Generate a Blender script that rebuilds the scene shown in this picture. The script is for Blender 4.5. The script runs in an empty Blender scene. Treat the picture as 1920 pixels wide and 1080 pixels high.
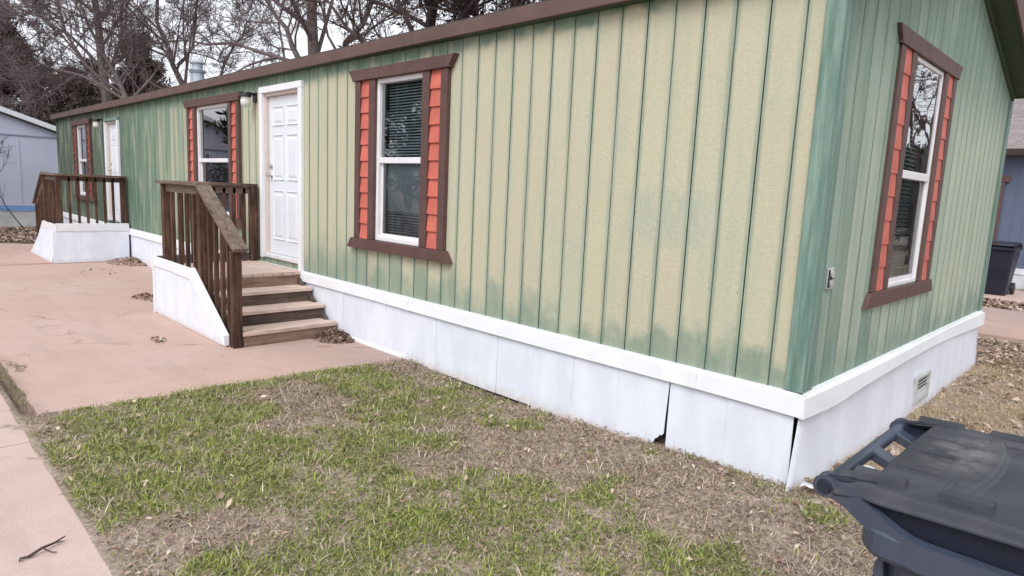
import bpy, math, random
import numpy as np
from mathutils import Vector, Matrix
random.seed(4)
S = bpy.context.scene
COL = S.collection
R = math.radians
GZ = -0.62                       # ground level; z = 0 is the foot of the siding

# ------------------------------------------------------------------ helpers
class MB:
    """collects faces in world coordinates and links them as one mesh object"""
    def __init__(s): s.v = []; s.f = []; s.m = []; s.cur = 0
    def face(s, *pts):
        n = len(s.v); s.v.extend([tuple(p) for p in pts]); s.f.append(tuple(range(n, n+len(pts)))); s.m.append(s.cur); return s
    def prism(s, poly, off):
        """closed prism: 3D polygon poly swept along off"""
        a = [Vector(p) for p in poly]; o = Vector(off); b = [p+o for p in a]; n = len(s.v)
        s.v.extend([tuple(p) for p in a+b]); k = len(a)
        s.f.append(tuple(range(n+k-1, n-1, -1))); s.f.append(tuple(range(n+k, n+2*k)))
        for i in range(k):
            j = (i+1) % k; s.f.append((n+i, n+j, n+k+j, n+k+i))
        s.m.extend([s.cur]*(k+2)); return s
    def box(s, x0, x1, y0, y1, z0, z1):
        return s.prism([(x0,y0,z0),(x1,y0,z0),(x1,y1,z0),(x0,y1,z0)], (0,0,z1-z0))
    def beam(s, a, b, w, h, up=(0,0,1)):
        """rectangular bar from a to b, w wide sideways, h high"""
        a, b = Vector(a), Vector(b); d = (b-a).normalized(); sd = d.cross(Vector(up)).normalized(); u = sd.cross(d)
        q = [a+sd*x*w/2+u*y*h/2 for x, y in ((-1,-1),(1,-1),(1,1),(-1,1))]
        return s.prism(q, b-a)
    def tube(s, pts, rad, n=12, caps=True):
        pts = [Vector(p) for p in pts]; rad = rad if hasattr(rad, '__len__') else [rad]*len(pts); base = len(s.v)
        for i, p in enumerate(pts):
            d = (pts[min(i+1, len(pts)-1)]-pts[max(i-1, 0)]).normalized()
            r = Vector((0,0,1)) if abs(d.z) < .95 else Vector((1,0,0))
            a = d.cross(r).normalized(); b = d.cross(a)
            for k in range(n):
                t = 2*math.pi*k/n; s.v.append(tuple(p+a*math.cos(t)*rad[i]+b*math.sin(t)*rad[i]))
        for i in range(len(pts)-1):
            for k in range(n):
                k2 = (k+1) % n; s.f.append((base+i*n+k, base+i*n+k2, base+(i+1)*n+k2, base+(i+1)*n+k)); s.m.append(s.cur)
        if caps:
            s.f.append(tuple(base+k for k in range(n))); s.f.append(tuple(base+(len(pts)-1)*n+k for k in reversed(range(n)))); s.m.extend([s.cur]*2)
        return s
    def grid(s, fn, nu, nv):
        n = len(s.v)
        for i in range(nu+1):
            for j in range(nv+1): s.v.append(tuple(fn(i/nu, j/nv)))
        for i in range(nu):
            for j in range(nv):
                a = n+i*(nv+1)+j; s.f.append((a, a+nv+1, a+nv+2, a+1)); s.m.append(s.cur)
        return s
    def build(s, name, mat, parent=None, bevel=0, smooth=False, seg=2):
        o0 = wloc(parent)
        me = bpy.data.meshes.new(name)
        me.from_pydata([(v[0]-o0[0], v[1]-o0[1], v[2]-o0[2]) for v in s.v], [], s.f)
        mats = mat if isinstance(mat, (list, tuple)) else [mat]
        for m in mats: me.materials.append(m)
        if len(mats) > 1: me.polygons.foreach_set('material_index', s.m)
        if smooth: me.polygons.foreach_set('use_smooth', [True]*len(s.f))
        me.update()
        o = bpy.data.objects.new(name, me); COL.objects.link(o)
        if parent: o.parent = parent
        if bevel:
            b = o.modifiers.new('bevel', 'BEVEL'); b.width = bevel; b.segments = seg; b.limit_method = 'ANGLE'; b.angle_limit = R(40)
        return o

def wloc(o):
    l = Vector((0,0,0))
    while o: l += o.location; o = o.parent
    return l

def npmesh(name, V, F3=None, F4=None, mat=None, parent=None, col=None, smooth=False):
    """fast mesh from numpy vertices, triangles and quads; col = per-vertex colour"""
    o0 = np.array(wloc(parent)); V = V-o0
    me = bpy.data.meshes.new(name); me.vertices.add(len(V)); me.vertices.foreach_set('co', V.astype(np.float32).ravel())
    idx = []; st = []; tot = []; k = 0
    for F, n in ((F3, 3), (F4, 4)):
        if F is not None and len(F):
            idx.append(F.ravel()); st.append(k+np.arange(len(F))*n); tot.append(np.full(len(F), n)); k += F.size
    idx = np.concatenate(idx).astype(np.int32); st = np.concatenate(st).astype(np.int32); tot = np.concatenate(tot).astype(np.int32)
    me.loops.add(len(idx)); me.loops.foreach_set('vertex_index', idx)
    me.polygons.add(len(st)); me.polygons.foreach_set('loop_start', st); me.polygons.foreach_set('loop_total', tot)
    if smooth: me.polygons.foreach_set('use_smooth', np.ones(len(st), bool))
    if col is not None:
        a = me.color_attributes.new('tint', 'FLOAT_COLOR', 'POINT')
        c = np.ones((len(V), 4), np.float32); c[:, :3] = col; a.data.foreach_set('color', c.ravel())
    me.update(calc_edges=True); me.materials.append(mat)
    o = bpy.data.objects.new(name, me); COL.objects.link(o)
    if parent: o.parent = parent
    return o

def tag(o, label=None, cat=None, group=None, kind=None):
    if label: o['label'] = label
    if cat: o['category'] = cat
    if group: o['group'] = group
    if kind: o['kind'] = kind
    return o
def thing(name, label, cat, loc=(0,0,0), group=None):
    o = bpy.data.objects.new(name, None); COL.objects.link(o); o.location = loc; o.empty_display_size = .2
    return tag(o, label, cat, group)
def copy_part(src, parent, loc):
    c = src.copy(); COL.objects.link(c); c.parent = parent; c.location = loc; return c

# ------------------------------------------------------------------ node materials
class NT:
    def __init__(s, name):
        s.m = bpy.data.materials.new(name); s.m.use_nodes = True; s.t = s.m.node_tree; s.t.nodes.clear()
        s.out = s.t.nodes.new('ShaderNodeOutputMaterial')
        s.geo = s.t.nodes.new('ShaderNodeNewGeometry')
        s.pos = s.geo.outputs['Position']
    def link(s, v, sock):
        if isinstance(v, bpy.types.NodeSocket): s.t.links.new(v, sock)
        elif v is not None:
            if sock.type == 'RGBA' and hasattr(v, '__len__') and len(v) == 3: v = (*v, 1)
            sock.default_value = v
    def math(s, op, a, b=None, c=None, clamp=False):
        n = s.t.nodes.new('ShaderNodeMath'); n.operation = op; n.use_clamp = clamp
        for i, v in enumerate((a, b, c)):
            if v is not None: s.link(v, n.inputs[i])
        return n.outputs[0]
    def xyz(s, v=None):
        n = s.t.nodes.new('ShaderNodeSeparateXYZ'); s.link(v or s.pos, n.inputs[0]); return n.outputs
    def comb(s, x, y, z):
        n = s.t.nodes.new('ShaderNodeCombineXYZ')
        for i, v in enumerate((x, y, z)): s.link(v, n.inputs[i])
        return n.outputs[0]
    def scale(s, v, k):
        n = s.t.nodes.new('ShaderNodeVectorMath'); n.operation = 'MULTIPLY'; s.link(v or s.pos, n.inputs[0]); n.inputs[1].default_value = k; return n.outputs[0]
    def noise(s, v=None, sc=5., det=4, rough=.55, k=None, dist=0):
        n = s.t.nodes.new('ShaderNodeTexNoise'); v = v or s.pos
        if k: v = s.scale(v, k)
        s.link(v, n.inputs['Vector']); n.inputs['Scale'].default_value = sc; n.inputs['Detail'].default_value = det; n.inputs['Roughness'].default_value = rough
        n.inputs['Distortion'].default_value = dist
        return n.outputs['Fac']
    def white(s, v):
        n = s.t.nodes.new('ShaderNodeTexWhiteNoise'); n.noise_dimensions = '1D'; s.link(v, n.inputs['W']); return n.outputs['Value']
    def voro(s, v=None, sc=5., feature='F1', out='Distance'):
        n = s.t.nodes.new('ShaderNodeTexVoronoi'); n.feature = feature; s.link(v or s.pos, n.inputs['Vector']); n.inputs['Scale'].default_value = sc; return n.outputs[out]
    def step(s, v, a, b, c=0., d=1.):
        n = s.t.nodes.new('ShaderNodeMapRange'); n.interpolation_type = 'SMOOTHSTEP'; s.link(v, n.inputs[0])
        for i, x in enumerate((a, b, c, d)): s.link(x, n.inputs[i+1])
        return n.outputs[0]
    def lin(s, v, a, b, c=0., d=1.):
        n = s.t.nodes.new('ShaderNodeMapRange'); s.link(v, n.inputs[0])
        for i, x in enumerate((a, b, c, d)): s.link(x, n.inputs[i+1])
        return n.outputs[0]
    def ramp(s, v, stops, interp='LINEAR'):
        n = s.t.nodes.new('ShaderNodeValToRGB'); s.link(v, n.inputs[0]); cr = n.color_ramp; cr.interpolation = interp
        for i, (p, c) in enumerate(stops):
            e = cr.elements[i] if i < 2 else cr.elements.new(p)
            e.position = p; e.color = (*c, 1) if len(c) == 3 else c
        return n.outputs[0]
    def mix(s, f, a, b, mode='MIX'):
        n = s.t.nodes.new('ShaderNodeMix'); n.data_type = 'RGBA'; n.blend_type = mode; s.link(f, n.inputs[0]); s.link(a, n.inputs[6]); s.link(b, n.inputs[7]); return n.outputs[2]
    def attr(s, name='tint'):
        n = s.t.nodes.new('ShaderNodeAttribute'); n.attribute_name = name; return n.outputs['Color']
    def bump(s, h, st=.3, d=.01):
        n = s.t.nodes.new('ShaderNodeBump'); s.link(h, n.inputs['Height']); n.inputs['Strength'].default_value = st; n.inputs['Distance'].default_value = d; return n.outputs[0]
    def bsdf(s, col, rough=.6, spec=.3, normal=None, metal=0., trans=None):
        n = s.t.nodes.new('ShaderNodeBsdfPrincipled'); s.link(col, n.inputs['Base Color']); s.link(rough, n.inputs['Roughness']); n.inputs['Specular IOR Level'].default_value = spec
        n.inputs['Metallic'].default_value = metal
        if normal is not None: s.link(normal, n.inputs['Normal'])
        s.t.links.new(n.outputs[0], s.out.inputs[0]); return s.m

def plain(name, c, rough=.6, spec=.3, var=.12, sc=6., metal=0., bump=0., bsc=60., dirt=None):
    t = NT(name); n = t.noise(sc=sc, det=5)
    a = tuple(x*(1-var) for x in c); b = tuple(min(1, x*(1+var)) for x in c)
    col = t.ramp(n, [(.3, a), (.7, b)])
    if dirt:
        col = t.mix(t.step(t.noise(sc=dirt[1], det=6, rough=.65), .52, .72, 0, dirt[2]), col, dirt[0])
    nm = t.bump(t.noise(sc=bsc, det=3), bump, .004) if bump else None
    return t.bsdf(col, t.lin(t.noise(sc=sc*2.3), .3, .7, rough-.06, rough+.06), spec, nm, metal)

CREAM = (.515, .48, .342); TEAL = (.165, .25, .20); DEEP = (.068, .098, .070); GROOVE = (.042, .085, .07)
def siding_mat(name, end=False):
    """teal house paint that the weather has worn to cream, board by board"""
    t = NT(name); x, y, z = t.xyz(); u = y if end else x
    g0 = .10 if end else -.185
    b = t.math('DIVIDE', t.math('SUBTRACT', u, g0), .2032)
    bid = t.math('FLOOR', b); fr = t.math('FRACT', b); rnd = t.white(bid); rnd2 = t.white(t.math('ADD', bid, 71.3))
    n_big = t.noise(sc=1., det=3, k=(1.1, 1.1, .55))
    n_str = t.noise(sc=1., det=5, k=(9, 9, .9), rough=.6)
    n_mid = t.noise(sc=5., det=5, rough=.6)
    n_fin = t.noise(sc=38., det=4, rough=.6)
    # where along the wall the paint has worn
    if end:
        wear = t.ramp(t.lin(u, -.1, 4.9), [(0, (.0,)*3), (.045, (.34,)*3), (.16, (.44,)*3), (.42, (.50,)*3), (.6, (.68,)*3), (.9, (.72,)*3), (1, (.5,)*3)])
    else:
        wear = t.ramp(t.lin(u, -18.75, 0), [(0, (0,)*3), (.30, (.02,)*3), (.38, (.26,)*3), (.50, (.44,)*3), (.64, (.72,)*3), (.76, (.94,)*3), (.90, (1,)*3), (1., (1,)*3)])
    w = t.math('ADD', wear, t.math('MULTIPLY', t.math('SUBTRACT', n_str, .5), .62))
    w = t.math('ADD', w, t.math('MULTIPLY', t.math('SUBTRACT', rnd, .5), .22))
    w = t.math('ADD', w, t.math('MULTIPLY', t.math('SUBTRACT', n_big, .5), .5))
    w = t.step(w, .12, .74)
    # sheltered paint stays green under the eaves
    ed = t.math('ADD', z, t.math('MULTIPLY', t.math('SUBTRACT', n_mid, .5), .20))
    ed = t.math('ADD', ed, t.math('MULTIPLY', t.math('SUBTRACT', rnd2, .5), .05))
    if end: top = t.step(ed, 1.55, 2.30, 1, .12)
    else: top = t.step(ed, t.lin(u, -6, -1.5, 2.07, 2.20), t.lin(u, -6, -1.5, 2.21, 2.265), 1, .03)
    # and low down where water splashes
    lo = t.math('ADD', z, t.math('MULTIPLY', t.math('SUBTRACT', n_mid, .5), .45))
    lo = t.math('ADD', lo, t.math('MULTIPLY', t.math('SUBTRACT', rnd, .5), .26))
    low = t.step(lo, .03, t.lin(u, -5, -.8, .50, .18) if not end else .30, .26 if not end else .25, 1)
    # along the grooves, one side more than the other
    e1 = t.math('ADD', fr, t.math('MULTIPLY', t.math('SUBTRACT', n_str, .5), .22))
    side = t.math('MULTIPLY', t.step(e1, .05, .16, .40, 1), t.step(e1, .80, .97, 1, .45))
    w = t.math('MULTIPLY', t.math('MULTIPLY', w, top), t.math('MULTIPLY', low, side))
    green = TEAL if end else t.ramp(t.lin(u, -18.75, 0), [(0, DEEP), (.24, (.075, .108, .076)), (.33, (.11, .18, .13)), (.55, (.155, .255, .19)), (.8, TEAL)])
    green = t.mix(t.step(n_str, .35, .7), green, t.mix(.7, green, (.72, .80, .80), 'MULTIPLY'))
    cream = t.mix(t.step(n_big, .35, .65), CREAM, (.505, .455, .33))
    cream = t.mix(t.math('MULTIPLY', rnd2, .35), cream, (.46, .49, .375))
    if end: cream = t.mix(t.step(n_big, .35, .65), (.43, .47, .37), (.395, .44, .35))
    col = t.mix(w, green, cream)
    film = t.noise(sc=1., det=5, k=(5.5, 5.5, .8), rough=.65, dist=.3)
    col = t.mix(t.math('MULTIPLY', t.step(film, .46, .66), .48 if not end else .4), col, (.42, .44, .33) if not end else (.36, .44, .385))
    tan = t.noise(sc=1., det=4, k=(3.1, 3.1, 1.3))
    col = t.mix(t.math('MULTIPLY', t.math('MULTIPLY', t.step(tan, .5, .72), w), .5), col, (.515, .44, .33) if not end else (.47, .50, .40))
    # nail heads, scuffs
    sp = t.math('MULTIPLY', t.step(t.voro(t.scale(t.pos, (9, 9, 5)), 1.), .04, .09, 1, 0), t.step(fr, .7, .8))
    col = t.mix(t.math('MULTIPLY', sp, .55), col, (.16, .27, .24))
    if not end:   # a patch where something was scrubbed off the wall
        nz = t.noise(sc=1., det=4, k=(13, 13, 5), dist=.6)
        mx = t.math('MULTIPLY', t.step(x, -1.36, -1.20), t.step(x, -.74, -.58, 1, 0))
        mz = t.math('MULTIPLY', t.step(z, .66, .86), t.step(z, 1.02, 1.16, 1, 0))
        pm = t.math('MULTIPLY', t.math('MULTIPLY', mx, mz), t.step(nz, .34, .52))
        col = t.mix(t.math('MULTIPLY', pm, .55), col, (.34, .385, .32))
        wr = t.math('MULTIPLY', t.math('MULTIPLY', mx, mz), t.step(t.math('ABSOLUTE', t.math('SUBTRACT', nz, .52)), .008, .03, .22, 0))
        col = t.mix(wr, col, (.56, .57, .50))
    # the grooves never lost their paint
    gm = t.math('LESS_THAN', t.math('ABSOLUTE', t.math('SUBTRACT', fr, .5)), .5-.022)
    gn = t.math('MULTIPLY', t.math('SUBTRACT', 1., gm), t.step(n_str, .25, .5, .75, 1) if not end else t.step(n_str, .3, .7, .25, .9))
    col = t.mix(gn, col, GROOVE)
    chip = t.noise(sc=1., det=6, k=(22, 22, 11), rough=.72)
    col = t.mix(t.step(chip, .61, .68, 0, .24), col, (.20, .29, .23))
    col = t.mix(t.step(chip, .39, .32, 0, .22), col, (.55, .54, .43))
    col = t.mix(t.step(n_fin, .35, .7, 0, .18), col, (.28, .32, .24))
    wood = t.math('ADD', t.math('MULTIPLY', t.noise(sc=1., det=4, k=(24, 24, 60), dist=1.2), .7), t.noise(sc=1., det=3, k=(60, 60, 12), dist=.8))
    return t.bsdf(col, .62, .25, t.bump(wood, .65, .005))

def wood_mat(name, dark, light, axis, worn=.5, rough=.75):
    """weathered timber with the grain along axis"""
    t = NT(name); k = [26, 26, 26]; k[axis] = 1.6
    oi = t.t.nodes.new('ShaderNodeObjectInfo')
    off = t.math('MULTIPLY', oi.outputs['Random'], 40.)
    v = t.t.nodes.new('ShaderNodeVectorMath'); v.operation = 'ADD'; t.link(t.pos, v.inputs[0]); t.link(t.comb(off, off, off), v.inputs[1])
    g = t.noise(t.scale(v.outputs[0], k), 1., 6, .65, dist=.5)
    bl = t.noise(v.outputs[0], 4.2, 6, .68)
    f = t.math('ADD', t.math('MULTIPLY', g, .75), t.math('MULTIPLY', bl, .45))
    col = t.ramp(f, [(.42, dark), (.58, tuple((a*(1-worn)+b*worn) for a, b in zip(dark, light))), (.78, light)])
    col = t.mix(t.math('MULTIPLY', oi.outputs['Random'], .35), col, tuple(x*.6 for x in dark))
    cr = t.step(t.noise(t.scale(v.outputs[0], [q*2.4 for q in k]), 1., 3, .6), .66, .74, 0, .6)
    col = t.mix(cr, col, tuple(x*.35 for x in dark))
    return t.bsdf(col, rough, .2, t.bump(g, .5, .004))

def glass_mat():
    t = NT('window_glass'); fr = t.t.nodes.new('ShaderNodeFresnel'); fr.inputs['IOR'].default_value = 1.5
    gl = t.t.nodes.new('ShaderNodeBsdfGlossy'); gl.inputs['Roughness'].default_value = .012; gl.inputs['Color'].default_value = (1, 1, 1, 1)
    t.link(t.bump(t.noise(sc=2.2, det=2), .05, .02), gl.inputs['Normal'])
    tr = t.t.nodes.new('ShaderNodeBsdfTransparent'); tr.inputs['Color'].default_value = (.84, .88, .88, 1)
    mx = t.t.nodes.new('ShaderNodeMixShader'); q = fr.outputs[0]; t.link(t.math('DIVIDE', t.math('MULTIPLY', q, 4.), t.math('ADD', 1., t.math('MULTIPLY', q, 3.))), mx.inputs[0]); t.link(tr.outputs[0], mx.inputs[1]); t.link(gl.outputs[0], mx.inputs[2])
    t.link(mx.outputs[0], t.out.inputs[0]); return t.m

def screen_mat():
    t = NT('insect_screen'); df = t.t.nodes.new('ShaderNodeBsdfDiffuse'); df.inputs['Color'].default_value = (.035, .037, .04, 1)
    tr = t.t.nodes.new('ShaderNodeBsdfTransparent'); mx = t.t.nodes.new('ShaderNodeMixShader'); mx.inputs[0].default_value = .34
    t.link(tr.outputs[0], mx.inputs[1]); t.link(df.outputs[0], mx.inputs[2]); t.link(mx.outputs[0], t.out.inputs[0]); return t.m

def tint_mat(name, rough=.7, spec=.2, transl=0.):
    t = NT(name); c = t.attr(); m = t.bsdf(c, rough, spec)
    if transl:
        tl = t.t.nodes.new('ShaderNodeBsdfTranslucent'); t.link(c, tl.inputs['Color'])
        b = [n for n in t.t.nodes if n.type == 'BSDF_PRINCIPLED'][0]
        mx = t.t.nodes.new('ShaderNodeMixShader'); mx.inputs[0].default_value = transl
        t.link(b.outputs[0], mx.inputs[1]); t.link(tl.outputs[0], mx.inputs[2]); t.link(mx.outputs[0], t.out.inputs[0])
    return m

M = {}
M['siding'] = siding_mat('faded_siding_paint'); M['siding_end'] = siding_mat('faded_end_wall_paint', True)
def corner_mat():
    t = NT('corner_board_paint'); n = t.noise(sc=1., det=5, k=(30, 30, 2.5))
    col = t.ramp(n, [(.3, (.10, .175, .145)), (.5, (.15, .235, .195)), (.72, (.25, .34, .285))])
    return t.bsdf(col, .6, .25, t.bump(t.noise(sc=1., k=(50, 50, 6)), .3, .004))
M['corner'] = corner_mat()
M['brown'] = plain('brown_trim_paint', (.105, .058, .052), .6, .3, .14, 9, bump=.25, bsc=90)
M['fascia'] = plain('brown_fascia_paint', (.125, .078, .068), .65, .25, .12, 4, bump=.25, bsc=70, dirt=((.07, .05, .045), 2.2, .5))
M['orange'] = plain('coral_shingle_paint', (.52, .135, .10), .6, .3, .16, 5, bump=.3, bsc=120)
M['orange_dull'] = plain('dull_coral_shingle_paint', (.36, .09, .055), .65, .2, .15, 5, bump=.3, bsc=120)
M['vinyl'] = plain('white_vinyl', (.72, .71, .73), .42, .4, .05, 4)
M['white'] = plain('white_trim_paint', (.76, .77, .80), .5, .3, .04, 3, dirt=((.60, .57, .55), 2.6, .25))
M['door'] = plain('white_door_paint', (.70, .72, .77), .45, .35, .03, 2)
M['jamb'] = plain('pinkish_jamb_wood', (.66, .56, .50), .6, .25, .08, 8)
def skirt_mat():
    t = NT('white_skirting_board'); x, y, z = t.xyz()
    n = t.noise(sc=1., det=5, k=(5, 5, 2.)); f = t.noise(sc=14., det=5)
    col = t.mix(t.step(n, .35, .68), (.66, .69, .77), (.74, .77, .84))
    splash = t.math('ADD', z, t.math('MULTIPLY', f, .16))
    col = t.mix(t.step(splash, -.56, -.44, .5, 0), col, (.52, .44, .40))     # soil splashed up by rain
    return t.bsdf(col, .5, .3, t.bump(t.noise(sc=30.), .08, .004))
M['skirt'] = skirt_mat()
M['glass'] = glass_mat(); M['screen'] = screen_mat()
M['blind'] = plain('pale_blind_slats', (.70, .80, .86), .6, .3, .05, 3)
M['room'] = plain('dim_room_paint', (.16, .15, .14), .8, .1, .1, 2)
M['black'] = plain('black_metal', (.018, .017, .017), .45, .4, .2, 8)
M['frost'] = plain('frosted_jar_glass', (.70, .71, .66), .3, .5, .05, 8)
M['nickel'] = plain('satin_nickel', (.62, .58, .54), .3, .5, .05, 8, metal=1.)
M['galv'] = plain('galvanised_pipe', (.42, .47, .53), .45, .4, .18, 7, metal=.35)
M['grey_metal'] = plain('grey_vent_metal', (.42, .42, .41), .5, .4, .2, 14)
M['soffit'] = plain('dark_green_soffit', (.055, .085, .05), .7, .2, .12, 3)
M['shingle'] = plain('brown_roof_shingles', (.09, .075, .07), .9, .1, .3, 12, bump=.5, bsc=50)
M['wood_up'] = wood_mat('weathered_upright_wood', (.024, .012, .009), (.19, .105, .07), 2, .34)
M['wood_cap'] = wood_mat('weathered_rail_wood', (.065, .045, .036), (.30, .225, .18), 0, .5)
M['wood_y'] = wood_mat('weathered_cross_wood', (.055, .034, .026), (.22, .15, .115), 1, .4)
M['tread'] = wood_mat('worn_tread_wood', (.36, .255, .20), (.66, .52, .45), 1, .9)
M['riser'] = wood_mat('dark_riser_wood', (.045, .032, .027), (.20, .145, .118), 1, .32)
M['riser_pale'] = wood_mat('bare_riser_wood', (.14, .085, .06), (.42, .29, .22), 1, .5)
M['bark'] = plain('grey_brown_bark', (.15, .122, .115), .9, .1, .35, 9, bump=.6, bsc=22)
M['bark_dark'] = plain('dark_bark', (.052, .040, .038), .9, .1, .35, 9, bump=.6, bsc=22)
M['twig'] = plain('bare_twig_bark', (.17, .128, .130), .9, .1, .3, 1.2)
M['twig_dark'] = plain('dark_twig_bark', (.095, .070, .066), .9, .1, .3, 1.2)
M['twig_pale'] = plain('pale_twig_bark', (.26, .21, .20), .9, .1, .3, 1.2)
M['tint'] = tint_mat('leaf_litter_tints', .8, .15); M['blade'] = tint_mat('grass_blade_tints', .65, .25, .3)
M['foliage'] = tint_mat('evergreen_tints', .8, .1)

# ------------------------------------------------------------------ camera, light, sky
yaw, pitch, roll, F = R(44.83658925), R(-8.48760233), R(2.64861774), 1221.96
CAM = Vector((1.33803404, -3.68076147, 1.04877571))
fw = Vector((-math.sin(yaw)*math.cos(pitch), math.cos(yaw)*math.cos(pitch), math.sin(pitch)))
rt = Vector((math.cos(yaw), math.sin(yaw), 0)); up = rt.cross(fw)
r2 = math.cos(roll)*rt+math.sin(roll)*up; u2 = -math.sin(roll)*rt+math.cos(roll)*up
cam = bpy.data.cameras.new('camera'); co = bpy.data.objects.new('camera', cam); COL.objects.link(co)
co.matrix_world = Matrix.Translation(CAM) @ Matrix((r2, u2, -fw)).transposed().to_4x4()
cam.sensor_width = 36; cam.lens = 36*F/1920; cam.clip_start = .05; cam.clip_end = 1000
S.camera = co
S.view_settings.view_transform = 'Standard'; S.view_settings.look = 'None'; S.view_settings.gamma = 1; S.view_settings.exposure = .70

SUN_EL, SUN_AZ = R(48), R(155)       # azimuth measured clockwise from +Y: from the front right
W = bpy.data.worlds.new('World'); S.world = W; W.use_nodes = True; wt = W.node_tree; wt.nodes.clear()
sky = wt.nodes.new('ShaderNodeTexSky'); sky.sky_type = 'NISHITA'; sky.sun_disc = False; sky.sun_elevation = SUN_EL; sky.sun_rotation = SUN_AZ
sky.dust_density = 4; sky.air_density = 1.; sky.ozone_density = 1.
hs = wt.nodes.new('ShaderNodeHueSaturation'); hs.inputs['Saturation'].default_value = .16      # a closed grey cloud deck takes the blue out
bg = wt.nodes.new('ShaderNodeBackground'); bg.inputs[1].default_value = .13
wo = wt.nodes.new('ShaderNodeOutputWorld')
tn = wt.nodes.new('ShaderNodeMix'); tn.data_type = 'RGBA'; tn.blend_type = 'MULTIPLY'; tn.inputs[0].default_value = 1; tn.inputs[7].default_value = (.965, 1., 1.05, 1)
wt.links.new(sky.outputs[0], hs.inputs['Color']); wt.links.new(hs.outputs[0], tn.inputs[6]); ck = wt.nodes.new('ShaderNodeMix'); ck.data_type = 'RGBA'; ck.inputs[0].default_value = .6; ck.inputs[7].default_value = (6.1, 6.3, 6.75, 1)
wt.links.new(tn.outputs[2], ck.inputs[6]); wt.links.new(ck.outputs[2], bg.inputs[0]); wt.links.new(bg.outputs[0], wo.inputs[0])
sd = bpy.data.lights.new('sun', 'SUN'); sd.energy = 1.1; sd.angle = R(32); sd.color = (1, .97, .94)
so = bpy.data.objects.new('sun', sd); COL.objects.link(so)
d = Vector((math.sin(SUN_AZ)*math.cos(SUN_EL), math.cos(SUN_AZ)*math.cos(SUN_EL), math.sin(SUN_EL)))
so.rotation_euler = (-d).to_track_quat('-Z', 'Y').to_euler()

# ------------------------------------------------------------------ value noise for ground and planting
RS = np.random.RandomState(11)
_lat = RS.rand(256, 256)
def vnoise(x, y, sc, seed=0, oct=3):
    r = 0; a = 1; tot = 0
    for o in range(oct):
        X = x*sc+seed*17.3+o*31; Y = y*sc+seed*9.1+o*57; i = np.floor(X).astype(int); j = np.floor(Y).astype(int); fx = X-i; fy = Y-j
        fx = fx*fx*(3-2*fx); fy = fy*fy*(3-2*fy); g = lambda p, q: _lat[p % 256, q % 256]
        r = r+a*((g(i, j)*(1-fx)+g(i+1, j)*fx)*(1-fy)+(g(i, j+1)*(1-fx)+g(i+1, j+1)*fx)*fy); tot += a; a *= .5; sc *= 2
    return r/tot
def sstep(v, a, b): t = np.clip((v-a)/(b-a), 0, 1); return t*t*(3-2*t)
def ground_h(x, y):
    h = GZ+.0+.03*(vnoise(x, y, .9, 3)-.5)+.022*(vnoise(x, y, 5, 5)-.5)
    h = h+.055*np.exp(-((x+.1)**2+(y+.15)**2)/.7)-.045*np.exp(-((x+2.6)**2/.5+(y+.05)**2/.10))
    h = h-.05*sstep(x, .15, 1.2)*sstep(y, .2, 2.0)
    xe = np.interp(y, [-2.91, -2.74, -2.14, -1.14, -.45, .06], [-3.94, -3.89, -3.845, -3.80, -3.74, -3.70])
    dr = sstep(x, xe-.03, xe-.10)*(y < .1)*(y > -2.96)+sstep(y, -3.05, -3.12)      # sinks under the slabs
    return h-.10*np.clip(dr, 0, 1)*(x > -17)

def axis(lo, hi, st, far):
    a = list(np.arange(lo, hi+1e-6, st)); s = st
    b = a[-1]; c = a[0]; L = []; H = []
    while b < far: s *= 1.35; b += s; H.append(b)
    s = st
    while c > -far: s *= 1.35; c -= s; L.insert(0, c)
    return np.array(L+a+H)
gx = axis(-4.2, 2.6, .05, 220); gy = axis(-3.4, 7.2, .04, 220)
XX, YY = np.meshgrid(gx, gy, indexing='ij'); ZZ = ground_h(XX, YY)
V = np.stack([XX, YY, ZZ], -1).reshape(-1, 3); ny = len(gy)
I, J = np.meshgrid(np.arange(len(gx)-1), np.arange(ny-1), indexing='ij'); a = (I*ny+J).ravel()
def ground_mat():
    t = NT('thatch_and_soil'); n1 = t.noise(sc=1.4, det=5); n2 = t.noise(sc=26., det=5, rough=.7); n3 = t.noise(sc=90., det=3)
    c = t.ramp(n2, [(.30, (.16, .122, .10)), (.48, (.31, .245, .20)), (.66, (.46, .38, .32))])
    c = t.mix(t.step(n1, .45, .62, 0, .45), c, (.16, .145, .075))
    c = t.mix(t.step(n3, .55, .7, 0, .5), c, (.34, .27, .21))
    return t.bsdf(c, .95, .1, t.bump(n2, .8, .02))
tag(npmesh('ground', V, None, np.stack([a, a+ny, a+ny+1, a+1], 1), ground_mat(), smooth=True), kind='structure')

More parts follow.
